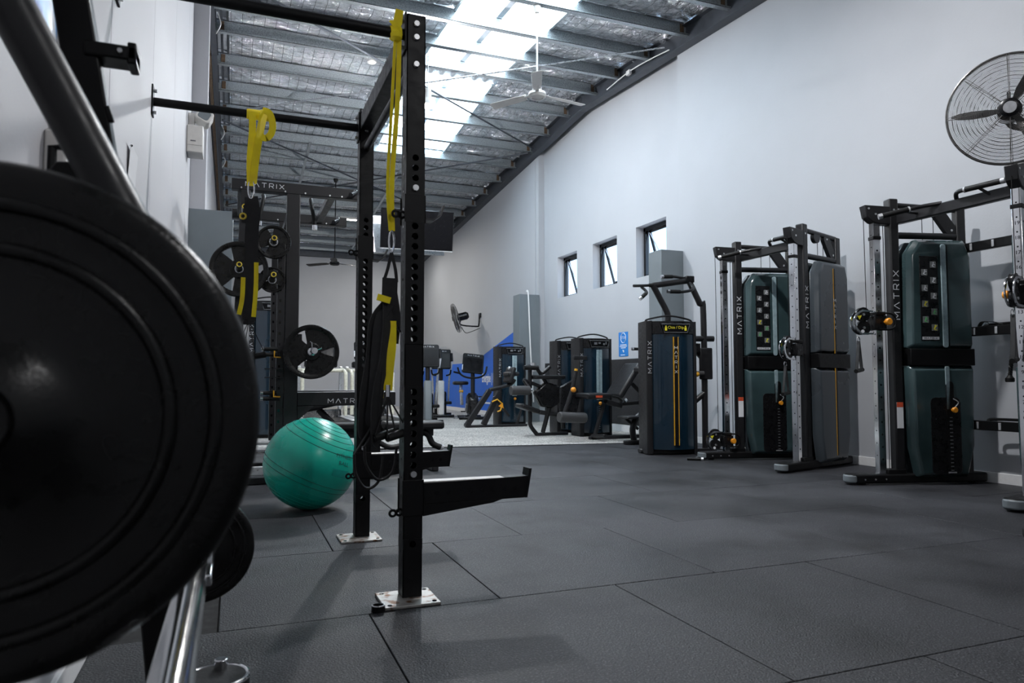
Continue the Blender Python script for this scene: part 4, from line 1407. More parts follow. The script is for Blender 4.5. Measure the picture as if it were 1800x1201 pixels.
for y, z0, z1, zh in ((RY[0], 1.452, 1.562, 1.468), (RY[1], 1.492, 1.615, 1.487)):
    jc = sleeve('j_hook', y, z0, z1, z0 + 0.03)
    MB().ribbon([(RX + 0.03, y - 0.01, zh + 0.004), (RX + 0.075, y - 0.01, zh), (RX + 0.105, y - 0.01, zh + 0.022), (RX + 0.122, y - 0.01, zh + 0.065)], (0, 1, 0), [0.06, 0.06, 0.05, 0.028], 0.007).build('hook_plate', 'frame', jc)
for y in RY:
    sa = sleeve('spotter_arm', y, 0.318, 0.452, 0.33)
    x0, x1 = RX + PW / 2 + 0.004, 1.135
    MB().prism([(x0, 0.357), (x1 - 0.022, 0.357), (x1, 0.445), (x0, 0.437)], 'y', y - 0.032, y + 0.032).build('arm_channel', 'black', sa, 0.002)
    MB().prism([(x0, 0.31), (x0 + 0.18, 0.332), (x0 + 0.29, 0.345), (x0 + 0.33, 0.357), (x0, 0.357)], 'y', y - 0.03, y + 0.03).build('arm_gusset', 'black', sa, 0.002)
    MB().prism([(x1 - 0.024, 0.357), (x1 - 0.012, 0.357), (x1 + 0.008, 0.475), (x1 - 0.004, 0.475)], 'y', y - 0.034, y + 0.034).build('arm_stop', 'black', sa, 0.002)
    MB().box(x0, x1 - 0.005, y - 0.031, y + 0.031, 0.438, 0.443).build('arm_liner', 'offwhite', sa, 0.001)
    for i in range(8):
        xx = x0 + 0.055 + i * 0.047
        MB().cyl((xx, y - 0.0328, 0.397), (xx, y - 0.0315, 0.397), 0.0085, n=10).build('arm_hole', 'glossyblack', sa)
    MB().cyl((RX, y - PW / 2 - 0.012, 0.475), (RX, y - PW / 2 + 0.0, 0.475), 0.012, n=12).build('locking_pin', 'bolt', sa)
MB().cyl((RX, RY[0] - PW / 2 - 0.012, 1.588), (RX, RY[0] - PW / 2, 1.588), 0.012, n=12).build('locking_pin', 'bolt', rig)
t = thing('steel_offcut', 'short curved steel offcut beside the front rig base plate', 'steel offcut', (0.50, 2.60, 0.0))
MB().tube(circle_pts((0, 0, 0.022), (1, 0, 0), (0, 1, 0), 0.022, PI * 0.95, PI * 2.05, 10), 0.003, 6).build('rim', 'bolt', t)
MB().lathe([(0.024, 0.0), (0.024, 0.022), (0.021, 0.022), (0.021, 0.002)], (0, 0, 0.0006), (0, 0, 1), 20).build('cup', 'black', t)

# ================================================================== SUSPENSION TRAINERS
def strap(parent, name, m, pts, w, wdir=(1, 0, 0.0), th=0.003, k=5):
    return MB().ribbon(pts if k == 1 else smooth_path(pts, k), wdir, w, th).build(name, m, parent)


def carabiner(parent, c, h=0.10, w=0.028):
    MB().tube([Vector(c) + Vector((w / 2 * math.cos(a), 0, h / 2 * math.sin(a))) for a in [2 * PI * i / 20 for i in range(20)]], 0.004, 8, True).build('carabiner', 'chrome', parent)


# front one, knotted round the near pull-up bar
s1 = thing('suspension_trainer', 'yellow and black suspension straps knotted on the nearer pull up bar', 'suspension strap', (0.575, 2.722, 2.217), 0, 'suspension straps on the rig')
strap(s1, 'knot', 'yellow', [(-0.01, -0.028, 0.0), (-0.004, -0.03, 0.03), (0.004, -0.026, 0.085)], [0.024, 0.036, 0.030], k=1)
strap(s1, 'knot', 'yellow', [(-0.004, -0.03, 0.005), (-0.022, -0.034, 0.02), (-0.032, -0.03, 0.032)], 0.016)
MB().lathe([(0.025, -0.022), (0.031, -0.012), (0.031, 0.012), (0.025, 0.022)], (-0.006, 0, 0), (1, 0, 0.1), 18).build('bar_wrap', 'yellow', s1)
MB().lathe([(0.016, 0.0), (0.024, 0.012), (0.022, 0.03), (0.012, 0.04)], (-0.008, -0.028, -0.005), (0, 0, -1), 12).build('knot', 'yellow', s1)
strap(s1, 'anchor_strap', 'yellow', [(-0.012, -0.026, -0.02), (-0.022, -0.02, -0.30), (-0.034, -0.012, -0.62), (-0.022, -0.01, -0.80)], 0.013, (1, 0.5, 0))
strap(s1, 'anchor_strap', 'yellow', [(0.004, -0.024, -0.02), (0.002, -0.012, -0.28), (-0.016, -0.008, -0.60), (-0.012, -0.008, -0.80)], 0.019, (1, -0.4, 0))
carabiner(s1, (-0.016, -0.01, -0.842), 0.085, 0.02)
strap(s1, 'yoke', 'webbing', [(-0.016, -0.01, -0.885), (-0.03, -0.01, -0.95), (-0.045, -0.008, -1.0)], 0.012)
strap(s1, 'yoke', 'webbing', [(-0.016, -0.01, -0.885), (0.0, -0.01, -0.95), (0.006, -0.008, -1.0)], 0.012)
strap(s1, 'main_strap', 'webbing', [(-0.02, -0.008, -0.985), (-0.022, -0.01, -1.05), (-0.030, -0.015, -1.13)], 0.060)
strap(s1, 'yellow_tab', 'yellow', [(-0.045, -0.032, -1.058), (-0.052, -0.036, -1.082)], 0.052, (1, 0, 0.25), 0.004)
strap(s1, 'main_strap', 'webbing', [(-0.010, -0.012, -1.04), (0.004, -0.014, -1.14), (-0.004, -0.016, -1.24)], 0.035)
b = MB()
for k, (dx, dy, w) in enumerate(((-0.060, -0.035, 0.05), (-0.045, -0.02, 0.055), (-0.075, -0.01, 0.05), (-0.035, -0.045, 0.045))):
    b.ribbon(smooth_path([(-0.03, -0.012, -1.09), (dx, dy, -1.16), (dx - 0.012, dy, -1.30), (dx - 0.022 - 0.006 * k, dy - 0.01, -1.44), (dx - 0.030 - 0.004 * k, dy, -1.53 - 0.02 * k), (dx - 0.012 - 0.004 * k, dy + 0.012, -1.56 - 0.02 * k)], 6), (1, 0.4 * (k - 1.5), 0), w, 0.006)
b.build('folded_straps', 'webbing', s1)
MB().cyl((0.002, -0.02, -1.18), (0.014, -0.02, -1.20), 0.012, n=10).build('buckle', 'plastic', s1)
strap(s1, 'adjuster_tab', 'yellow', [(-0.018, -0.040, -1.155), (-0.018, -0.042, -1.25), (-0.026, -0.040, -1.34), (-0.030, -0.036, -1.42)], 0.034)
strap(s1, 'adjuster_tab', 'yellow', [(-0.030, -0.030, -1.30), (-0.046, -0.030, -1.38), (-0.052, -0.028, -1.45)], 0.014)
MB().cyl((-0.031, -0.036, -1.40), (-0.031, -0.036, -1.445), 0.010, n=10).build('metal_clip', 'chrome', s1)
for dx in (-0.055, -0.005):
    hd = MB().cyl((dx - 0.03, -0.055, -1.60), (dx + 0.06, -0.01, -1.58), 0.016, n=12).build('handle_grip', 'rubber', s1)
    for e in ((dx - 0.03, -0.055, -1.60), (dx + 0.06, -0.01, -1.58)):
        MB().ribbon([(-0.031, -0.034, -1.44), e], (0, 1, 0), 0.016, 0.004).build('handle_strap', 'webbing', hd)
for dx, r, dz in ((-0.10, 0.055, -1.66), (-0.055, 0.062, -1.63)):
    MB().tube(smooth_path([(dx - r, -0.04, dz), (dx - r * 0.9, -0.05, dz - 0.07), (dx - 0.2 * r, -0.05, dz - 0.125), (dx + 0.7 * r, -0.04, dz - 0.10), (dx + r, -0.03, dz - 0.01)], 6), 0.0055, 8).build('foot_cradle', 'rubber', s1)
    MB().ribbon([(dx - r, -0.04, dz), (-0.031, -0.034, -1.46)], (0, 1, 0), 0.02, 0.004).build('cradle_strap', 'webbing', s1)

# rear one, looped over the far pull-up bar
s2 = thing('suspension_trainer', 'yellow and black suspension straps looped over the bar by the half rack', 'suspension strap', (0.085, 3.846, 2.217), 0, 'suspension straps on the rig')
MB().lathe([(0.024, -0.055), (0.0265, -0.045), (0.0265, 0.05), (0.024, 0.06)], (0.0, 0, 0), (1, 0, 0), 18).build('bar_wrap', 'yellow', s2)
strap(s2, 'loop_end', 'yellow', [(0.02, -0.03, 0.02), (0.055, -0.036, 0.005), (0.072, -0.036, -0.05), (0.066, -0.036, -0.10), (0.04, -0.036, -0.13), (0.012, -0.034, -0.118)], 0.034, (0, 0, 1) and (1, 0, 0.6))
strap(s2, 'anchor_strap', 'yellow', [(-0.028, -0.03, 0.0), (-0.026, -0.034, -0.10), (-0.034, -0.03, -0.25), (-0.030, -0.028, -0.385)], 0.034)
strap(s2, 'anchor_strap', 'yellow', [(0.030, -0.032, 0.015), (0.008, -0.038, -0.12), (-0.008, -0.034, -0.25), (-0.018, -0.03, -0.37)], 0.038, (1, 0.3, 0))
carabiner(s2, (-0.026, -0.028, -0.40), 0.10, 0.03)
strap(s2, 'yoke', 'webbing', [(-0.026, -0.028, -0.44), (-0.045, -0.028, -0.50), (-0.055, -0.028, -0.58)], 0.03)
strap(s2, 'main_strap', 'webbing', [(-0.026, -0.028, -0.44), (-0.012, -0.03, -0.53), (-0.018, -0.03, -0.62), (-0.022, -0.032, -0.95), (-0.024, -0.03, -1.08)], [0.02, 0.05, 0.07, 0.075, 0.06] and 0.066)
strap(s2, 'adjuster_tab', 'yellow', [(-0.055, -0.036, -0.86), (-0.058, -0.038, -0.97), (-0.072, -0.036, -1.05)], 0.022)
strap(s2, 'adjuster_tab', 'yellow', [(0.006, -0.036, -0.78), (0.006, -0.038, -0.92), (-0.002, -0.036, -1.06)], 0.022)
MB().torus((-0.062, -0.030, -0.545), (0.1, 1, 0), 0.014, 0.005, 18, 8).build('end_ring', 'brass', s2)
MB().box(-0.052, 0.004, -0.04, -0.02, -1.10, -1.075).build('buckle', 'plastic', s2, 0.003)
for dx in (-0.05, 0.0):
    hd = MB().cyl((dx - 0.05, -0.03, -1.27), (dx + 0.06, -0.03, -1.25), 0.016, n=12).build('handle_grip', 'rubber', s2)
    for e in ((dx - 0.05, -0.03, -1.27), (dx + 0.06, -0.03, -1.25)):
        MB().ribbon([(-0.024, -0.03, -1.08), e], (0, 1, 0), 0.016, 0.004).build('handle_strap', 'webbing', hd)

# ================================================================== FITNESS BALL
BC, BR = Vector((0.473, 4.811, 0.297)), 0.296
ball = thing('fitness_ball', 'large green inflatable fitness ball on the floor behind the rig', 'exercise ball', (BC.x, BC.y, 0))
MB().sphere((0, 0, BR), BR, 64, 40).build('ball_skin', 'green', ball, smooth=180)
ax = Vector((0.42, -0.14, 0.90)).normalized()
for lat in (74, 66, 58, 50, 42, 33, -9, -16):
    a = math.radians(lat)
    MB().torus(Vector((0, 0, BR)) + ax * BR * math.sin(a), ax, BR * math.cos(a), 0.0017, 96, 6).build('groove', 'ballgroove', ball)
for lat in (-24, -31, -38, -45, -52):
    a = math.radians(lat)
    MB().torus(Vector((0, 0, BR)) + ax * BR * math.sin(a), ax, BR * math.cos(a) + 0.0002, 0.0009, 96, 5).build('groove', 'green', ball)
tocam = (Vector((0, 0, 0.832)) - Vector((BC.x, BC.y, BR))).normalized()
rt = Vector((0.93, -0.365, 0))
nrm = (tocam * 0.60 + rt * 0.80 + Vector((0, 0, -0.05))).normalized()
tx = Vector((0, 0, 1)).cross(nrm).normalized()
tx = (tx + Vector((0, 0, -0.28))).normalized()
ty = nrm.cross(tx).normalized()


def ball_bend(dy):
    def f(p):
        q = nrm * BR + tx * p.x + ty * (p.y + dy)
        return Vector((0, 0, BR)) + q.normalized() * (BR + 0.0009)
    return f


for s, dy, sz in (('FITNESS', 0.052, 0.036), ('BALL', 0.006, 0.036)):
    text(s, sz, None, ball, 'ballprint', bend=ball_bend(dy), sx=1.15)
v, f = [], []
for i in range(9):
    for j in range(5):
        p = Vector((-0.075 + i * 0.15 / 8, -0.035 - j * 0.012, 0))
        v.append(ball_bend(0)(p))
for i in range(8):
    for j in range(4):
        a = i * 5 + j
        f.append((a, a + 5, a + 6, a + 1))
MB().add(v, f).build('printed_block', 'ballblock', ball, smooth=180)

# ================================================================== WEIGHT PLATES
def grip_plate(root_label, loc, r, thick, ax_rot=0.0, group='black weight plates', facing=None, name='weight_plate'):
    """tri-grip rubber plate, axis along local y, face towards -y"""
    t = thing(name, root_label, 'weight plate', loc, 0, group)
    th = thick / 2
    MB().lathe([(r * 0.82, -th * 0.8), (r * 0.87, -th), (r * 0.97, -th), (r, -th * 0.7), (r, th * 0.7), (r * 0.97, th), (r * 0.87, th), (r * 0.82, th * 0.8), (r * 0.82, -th * 0.8)], (0, 0, 0), (0, 1, 0), 56, cap=False).build('rim', 'plate', t)
    MB().lathe([(0.0262, -th * 0.9), (r * 0.30, -th * 0.9), (r * 0.34, -th * 0.6), (r * 0.34, th * 0.6), (r * 0.30, th * 0.9), (0.0262, th * 0.9), (0.0262, -th * 0.9)], (0, 0, 0), (0, 1, 0), 32, cap=False).build('hub', 'plate', t)
    MB().lathe([(0.0262, -th * 0.95), (0.034, -th * 0.95), (0.034, -th * 0.88)], (0, 0, 0), (0, 1, 0), 24, cap=False).build('bore_ring', 'steel', t)
    for k in range(3):
        c = ax_rot + k * 2 * PI / 3
        pts = []
        half_o, half_i = math.radians(47), math.radians(58)
        for i in range(13):
            a = c - half_o + 2 * half_o * i / 12
            pts.append((r * 0.855 * math.cos(a), r * 0.855 * math.sin(a)))
        for i in range(9):
            a = c + half_i - 2 * half_i * i / 8
            pts.append((r * 0.31 * math.cos(a), r * 0.31 * math.sin(a)))
        w = MB().prism(pts, 'y', -th * 0.45, th * 0.45).build('web', 'plate', t, smooth=30)
        g = MB()
        for i in range(7):
            a = c + PI / 3 + math.radians(-12 + i * 4)
            g.bar((r * 0.90 * math.cos(a), -th * 1.01, r * 0.90 * math.sin(a)), (r * 0.97 * math.cos(a), -th * 1.01, r * 0.97 * math.sin(a)), 0.004, 0.002, (0, 1, 0))
        g.build('grip_ribs', 'rubber', t)['kind'] = 'stuff'
    for s in (0.5, -0.5):
        z = r * 0.62 * (1 if s > 0 else -1)
    M = frame3((0, -th * 0.47, r * 0.58), (1, 0, 0), (0, 0, 1))
    return t


# ================================================================== HALF RACK with barbell, plates and bench
hr = thing('half_rack', 'tall black half rack with brand name beam behind the fitness ball', 'rack', (0, 0, 0))
RN, RF = 6.10, 7.20
for y in (RN, RF):
    up = MB().box(0.375, 0.483, y - 0.038, y + 0.038, 0.05, 2.39).build('front_upright', 'frame', hr, 0.006)
    up2 = MB().box(0.312, 0.372, y - 0.034, y + 0.034, 0.05, 2.02).build('rack_upright', 'frame', hr, 0.004)
    h = MB()
    for i in range(19):
        z = 0.22 + i * 0.09
        h.box(0.328, 0.344, y - 0.0348, y - 0.0335, z, z + 0.022)
    h.build('index_holes', 'glossyblack', up2, smooth=0)['kind'] = 'stuff'
    MB().bar((0.055, y, 2.39), (-0.02, y, 0.05), 0.075, 0.075, (0, 1, 0)).build('rear_upright', 'frame', hr, 0.006)
    tb = MB().box(-0.055, 1.02, y - 0.04, y + 0.04, 2.385, 2.475).build('top_beam', 'frame', hr, 0.005)
    MB().box(-0.03, 1.25, y - 0.045, y + 0.045, 0.0, 0.055).build('base_rail', 'frame', hr, 0.01)
    for x in (0.02, 0.36, 0.52, 0.72, 0.82):
        MB().cyl((x, y - 0.046, 2.40), (x, y - 0.04, 2.40), 0.007, n=8).build('bolt', 'bolt', tb)
    MB().cyl((0.93, y - 0.06, 2.44), (0.88, y - 0.13, 2.40), 0.02, n=12).build('beam_peg', 'frame', tb)
    MB().cyl((0.93, y - 0.062, 2.445), (0.932, y - 0.058, 2.447), 0.021, n=12).build('peg_cap', 'chrome', tb)
    if y == RN:
        brand(frame3((0.20, y - 0.0405, 2.435), (1, 0, 0), (0, 0, 1)), 0.30, tb)
    # low safety bar and barbell hooks on the front face
    sb = MB().box(0.483, 1.30, y - 0.032, y + 0.032, 0.625, 0.735).build('safety_bar', 'frame', hr, 0.006)
    MB().prism([(0.483, 0.50), (0.62, 0.625), (0.483, 0.625)], 'y', y - 0.03, y + 0.03).build('safety_gusset', 'frame', sb, 0.004)
    MB().box(0.483, 1.30, y - 0.034, y + 0.034, 0.735, 0.741).build('safety_liner', 'silver', sb, 0.001)
    if y == RN:
        brand(frame3((0.88, y - 0.0325, 0.665), (1, 0, 0), (0, 0, 1)), 0.30, sb)
    jh = MB().box(0.484, 0.512, y - 0.045, y + 0.045, 0.98, 1.22).build('j_hook', 'frame', hr, 0.005)
    MB().box(0.50, 0.645, y - 0.03, y + 0.03, 1.022, 1.052).build('hook_shelf', 'plastic', jh, 0.006)
    MB().box(0.628, 0.650, y - 0.03, y + 0.03, 1.03, 1.11).build('hook_lip', 'plastic', jh, 0.006)
for x, z in ((0.02, 2.43), (0.75, 2.43), (0.02, 0.03), (0.43, 2.30)):
    MB().box(x - 0.03, x + 0.03, RN + 0.04, RF - 0.04, z - 0.03, z + 0.03).build('crossmember', 'frame', hr, 0.005)
for x, s in ((0.20, -1), (0.60, 1)):
    g = MB().tube(smooth_path([(x, RN + 0.35, 2.45), (x, RN + 0.30, 2.40), (x + s * 0.02, RN + 0.28, 2.28), (x + s * 0.03, RN + 0.28, 2.20)], 5), 0.017, 10).build('grip', 'rubber', hr)
    MB().cyl((x + s * 0.03, RN + 0.28, 2.205), (x + s * 0.031, RN + 0.28, 2.165), 0.022, n=12).build('grip_cap', 'chrome', g)
# storage horns pointing to the viewer, with amber ringed ends
for x, z in ((0.015, 1.72), (0.045, 2.175), (0.268, 1.945), (0.268, 1.655)):
    hn = MB().cyl((x, RN - 0.01, z), (x, RN - 0.30, z + 0.01), 0.0225, n=16).build('plate_horn', 'plastic', hr)
    MB().torus((x, RN - 0.30, z + 0.01), (0, 1, 0), 0.017, 0.005, 18, 8).build('horn_ring', 'brass', hn)
MB().bar((0.24, RN, 1.945), (0.33, RN, 1.945), 0.05, 0.05).build('horn_bracket', 'frame', hr, 0.004)
MB().bar((0.24, RN, 1.655), (0.33, RN, 1.655), 0.05, 0.05).build('horn_bracket', 'frame', hr, 0.004)
for z in (1.09, 1.045, 0.735, 0.69):
    p = MB().cyl((0.215, RN - 0.06, z), (0.32, RN - 0.06, z), 0.017, n=12).build('storage_peg', 'rubber', hr)
    MB().cyl((0.195, RN - 0.06, z), (0.215, RN - 0.06, z), 0.019, n=12).build('peg_cap', 'chrome', p)
for z in (1.055, 0.735):
    MB().tube([(0.295, RN - 0.09, z + 0.02), (0.295, RN - 0.09, z - 0.03), (0.345, RN - 0.09, z - 0.032)], 0.006, 8).build('amber_clip', 'amber', hr)
for z in (0.86, 0.93):
    MB().box(0.22, 0.36, RN - 0.10, RN - 0.04, z - 0.004, z + 0.004).build('peg_shelf', 'frame', hr, 0.001)
for z in (0.335, 0.28):
    MB().cyl((-0.02, RN - 0.05, z), (0.32, RN - 0.05, z), 0.018, n=12).build('low_rail', 'silver', hr)
MB().box(-0.03, 0.30, RN - 0.09, RN - 0.045, 0.08, 0.15).build('low_shelf', 'silver', hr, 0.006)

bar = thing('barbell', 'olympic barbell racked on the half rack hooks', 'barbell', (0.578, 0, 1.0685))
MB().cyl((0, 5.98, 0), (0, 7.35, 0), 0.0145, n=14).build('shaft', 'chrome', bar)
for a, b in ((5.70, 6.00), (7.32, 7.62)):
    MB().cyl((0, a, 0), (0, b, 0), 0.025, n=20).build('sleeve', 'chrome', bar)
MB().cyl((0, 6.00, 0), (0, 6.025, 0), 0.036, n=20).build('collar', 'chrome', bar)
MB().cyl((0, 5.695, 0), (0, 5.70, 0), 0.02, n=16).build('end_cap', 'silver', bar)
grip_plate('large tri grip plate on the near end of the barbell', (0.578, 5.955, 1.0685), 0.222, 0.05, 1.047)
sc = thing('spring_collar', 'chrome spring collar clamped on the barbell sleeve', 'collar clip', (0.578, 5.90, 1.0685))
MB().tube([(0.029 * math.cos(a), -0.006 * a / 2, 0.029 * math.sin(a)) for a in [0.35 * i for i in range(52)]], 0.003, 6).build('coil', 'chrome', sc)
for a in (1.65, 0.35):
    MB().tube([(0.029 * math.cos(a), -0.02, 0.029 * math.sin(a)), (0.075 * math.cos(a), -0.03, 0.075 * math.sin(a)), (0.080 * math.cos(a + .12), -0.02, 0.080 * math.sin(a + .12))], 0.004, 6).build('lever', 'chrome', sc)
grip_plate('large black plate stored on the half rack below the yellow ringed horn', (0.015, 5.99, 1.72), 0.222, 0.05, 1.1)
grip_plate('small spoked plate stored high between the half rack uprights', (0.268, 5.925, 1.945), 0.135, 0.04, 0.75)
grip_plate('small plate half hidden under the spoked plate on the half rack', (0.268, 6.042, 1.655), 0.105, 0.03, 0.2)

bn = thing('weight_bench', 'black adjustable weight bench pulled out of the half rack', 'bench', (0, 6.62, 0))
pad(MB(), (1.30, 0, 0.415), (1.86, 0, 0.415), 0.29, 0.075).build('seat_pad', 'pad', bn, 0.025, segs=3)
pad(MB(), (0.55, 0, 0.42), (1.27, 0, 0.42), 0.29, 0.075).build('lower_pad', 'pad', bn, 0.025, segs=3)
pad(MB(), (0.52, 0.32, 0.555), (1.30, 0.32, 0.72), 0.29, 0.07).build('back_pad', 'pad', bn, 0.025, segs=3)
MB().bar((0.65, 0, 0.345), (1.78, 0, 0.345), 0.07, 0.07).build('spine', 'frame', bn, 0.008)
MB().bar((0.75, 0.32, 0.56), (0.95, 0.16, 0.34), 0.05, 0.05).build('back_strut', 'frame', bn, 0.006)
MB().bar((1.20, 0.32, 0.65), (1.25, 0.16, 0.34), 0.05, 0.05).build('back_strut', 'frame', bn, 0.006)
MB().bar((1.22, 0, 0.35), (1.22, 0, 0.04), 0.10, 0.10).build('post', 'frame', bn, 0.008)
MB().tube(smooth_path([(1.66, -0.05, 0.36), (1.72, -0.06, 0.32), (1.76, -0.07, 0.24), (1.84, -0.08, 0.20)], 5), 0.03, 12).build('lever', 'rubber', bn)
MB().cyl((1.835, -0.08, 0.203), (1.855, -0.08, 0.193), 0.032, n=12).build('lever_cap', 'silver', bn)
MB().tube(smooth_path([(1.66, 0, 0.30), (1.64, 0, 0.16), (1.74, 0, 0.035)], 5), 0.026, 10).build('leg', 'frame', bn)
MB().tube([(1.30, 0, 0.14), (1.66, 0, 0.16)], 0.026, 10).build('brace', 'frame', bn)
MB().tube(smooth_path([(1.20, -0.1, 0.30), (1.35, -0.1, 0.22), (1.52, -0.08, 0.26), (1.6, -0.06, 0.34)], 5), 0.024, 10).build('brace', 'frame', bn)
for x in (0.80, 1.74):
    MB().bar((x, -0.26, 0.03), (x, 0.26, 0.03), 0.06, 0.06).build('foot', 'frame', bn, 0.01)
MB().bar((0.80, 0, 0.05), (0.80, 0, 0.34), 0.06, 0.06).build('leg', 'frame', bn, 0.006)

# ================================================================== PLATE LOADED MACHINE IN THE FOREGROUND
pm = thing('plate_loaded_machine', 'black plate loaded machine frame at the left edge nearest the viewer', 'exercise machine', (0, 0, 0))
MB().cyl((-0.340, 1.02, 1.435), (-0.085, 1.02, 0.945), 0.0275, n=28).build('slanted_tube', 'frame', pm)
MB().bar((-0.287, 1.33, 1.60), (-0.208, 1.33, 1.14), 0.054, 0.05, (0, 1, 0)).build('upright_plate', 'black', pm, 0.004)
br = MB().box(-0.24, -0.164, 1.30, 1.352, 1.366, 1.390).build('catch_bracket', 'black', pm, 0.003)
MB().box(-0.178, -0.164, 1.30, 1.352, 1.360, 1.397).build('bracket_lip', 'black', br, 0.003)
MB().cyl((-0.188, 1.295, 1.378), (-0.188, 1.301, 1.378), 0.004, n=8).build('bolt', 'bolt', br)
MB().bar((-0.206, 1.31, 1.285), (-0.198, 1.31, 1.26), 0.008, 0.012, (0, 1, 0)).build('catch_pin', 'black', pm, 0.002)
MB().prism([(-0.30, 1.03), (-0.30, 1.125), (-0.245, 1.12), (-0.235, 1.135), (-0.17, 1.14), (-0.12, 1.05)], 'y', 1.12, 1.16).build('gusset_plate', 'black', pm, 0.003)
MB().tube([(-0.268, 1.25, 1.13), (-0.268, 1.25, 1.19), (-0.245, 1.25, 1.192)], 0.007, 8).build('wire_loop', 'black', pm)
MB().bar((-0.205, 1.72, 0.95), (-0.105, 1.72, 0.0), 0.07, 0.06, (0, 1, 0)).build('rear_upright', 'black', pm, 0.005)
MB().bar((-0.06, 1.72, 0.475), (-0.20, 1.72, 0.50), 0.05, 0.05, (0, 1, 0)).build('horn_mount', 'black', pm, 0.005)
MB().cyl((-0.065, 1.70, 0.475), (-0.055, 0.62, 0.515), 0.0245, n=24).build('plate_horn', 'chrome', pm)
MB().box(-0.062, -0.030, 1.36, 1.60, 0.474, 0.494).build('horn_rail', 'chrome', pm, 0.003)
MB().cyl((-0.040, 1.53, 0.494), (-0.040, 1.53, 0.512), 0.008, n=10).build('bolt', 'bolt', pm)
MB().cyl((-0.19, 1.10, 0.80), (-0.19, 0.69, 0.80), 0.0245, n=24).build('plate_horn', 'chrome', pm)
MB().bar((-0.19, 1.08, 0.80), (-0.24, 1.70, 0.80), 0.06, 0.06).build('horn_arm', 'black', pm, 0.006)
MB().bar((-0.30, 1.72, 0.03), (0.06, 1.72, 0.03), 0.07, 0.06).build('foot', 'black', pm, 0.006)
MB().bar((-0.075, 1.04, 0.95), (-0.20, 1.70, 0.80), 0.05, 0.05).build('link_arm', 'black', pm, 0.006)
MB().bar((-0.335, 1.02, 1.43), (-0.289, 1.33, 1.56), 0.05, 0.05).build('link_arm', 'black', pm, 0.006)
MB().bar((-0.215, 1.33, 1.15), (-0.20, 1.70, 0.90), 0.05, 0.05).build('link_arm', 'black', pm, 0.006)


def bumper(label, c, r, th, name='weight_plate', plug=True):
    t = thing(name, label, 'weight plate', c, 0, 'black weight plates')
    p = [(0.0262, -th * 0.60), (r * 0.155, -th * 0.74), (r * 0.22, -th * 0.66), (r * 0.29, -th * 0.45), (r * 0.36, -th * 0.34)]
    for rc, w, hh in ((0.655, 0.030, 0.13), (0.825, 0.030, 0.14)):
        for i in range(9):
            a = PI * i / 8
            p.append((r * (rc - w * math.cos(a)), -th * (0.34 + hh * math.sin(a))))
    p += [(r * 0.93, -th * 0.36), (r * 0.975, -th * 0.33), (r, -th * 0.22), (r, th * 0.4), (r * 0.97, th * 0.5), (0.0262, th * 0.5), (0.0262, -th * 0.60)]
    MB().lathe(p, (0, 0, 0), (0, 1, 0), 96, cap=False).build('plate_body', 'plate', t, smooth=60)
    if plug:
        MB().lathe([(0.0255, -th * 0.45), (0.0255, -th * 0.40)], (0, 0, 0), (0, 1, 0), 32).build('bore_plug', 'plate', t)
    return t


bumper('huge out of focus black bumper plate filling the left foreground', (-0.190, 0.695, 0.80), 0.212, 0.06)
bumper('small black plate low on the chrome horn behind the bumper plate', (-0.0655, 1.655, 0.477), 0.113, 0.03, plug=False)
fd = thing('chrome_rim_disc', 'black disc with chrome rim and stub on the floor at the bottom edge', 'weight disc', (-0.03, 2.055, 0))
MB().lathe([(0.078, 0.001), (0.084, 0.006), (0.084, 0.05), (0.074, 0.058), (0.0, 0.058)], (0, 0, 0), (0, 0, 1), 40, cap=False).build('disc', 'rubber', fd)
MB().torus((0, 0, 0.054), (0, 0, 1), 0.079, 0.007, 48, 10).build('rim', 'chrome', fd)
MB().cyl((0.012, 0.045, 0.05), (0.012, 0.045, 0.085), 0.018, n=20).build('stub', 'chrome', fd, 0.003)

# ================================================================== ON THE LEFT WALL
sw = thing('switch_box', 'white switch boxes and trunking on the wall beside the plate loaded machine', 'switch box', (XL, 1.86, 1.30))
MB().box(0.0, 0.045, -0.03, 0.12, -0.11, 0.10).build('box', 'offwhite', sw, 0.006)
MB().box(0.0, 0.035, 0.14, 0.20, -0.10, 0.09).build('box', 'offwhite', sw, 0.006)
MB().box(0.0, 0.025, 0.02, 0.07, 0.10, 0.45).build('trunking', 'offwhite', sw, 0.003)
po = thing('wall_poster', 'blue and white swirled poster glimpsed behind the slanted tube', 'poster', (XL, 1.80, 1.74))
pmn = mat('poster_print', (0.2, 0.4, 0.8), 0.4)
_nt, _N, _L = nodes_of(pmn)
_w = _N.new('ShaderNodeTexWave')
_w.inputs['Scale'].default_value = 4
_w.inputs['Distortion'].default_value = 9
_w.inputs['Detail'].default_value = 3
_r = _N.new('ShaderNodeValToRGB')
_r.color_ramp.elements[0].color = (0.03, 0.10, 0.5, 1)
_r.color_ramp.elements[1].color = (0.95, 0.97, 1, 1)
_r.color_ramp.elements.new(0.4).color = (0.25, 0.55, 0.95, 1)
_tc = [n for n in _N if n.type == 'TEX_COORD'][0]
_L.new(_tc.outputs['Object'], _w.inputs['Vector'])
_L.new(_w.outputs[0], _r.inputs[0])
_L.new(_r.outputs[0], _N['Principled BSDF'].inputs['Base Color'])
MT['poster'] = pmn
MB().box(0.001, 0.008, -0.13, 0.14, -0.16, 0.30).build('print', 'poster', po, smooth=0)
MB().box(0.0005, 0.012, -0.14, 0.15, -0.175, -0.16).build('frame_rail', 'silver', po, 0.002)
t = thing('notice_sheet', 'white paper notice pinned to the boarded wall above the bumper plate', 'paper', (XL, 3.19, 1.62))
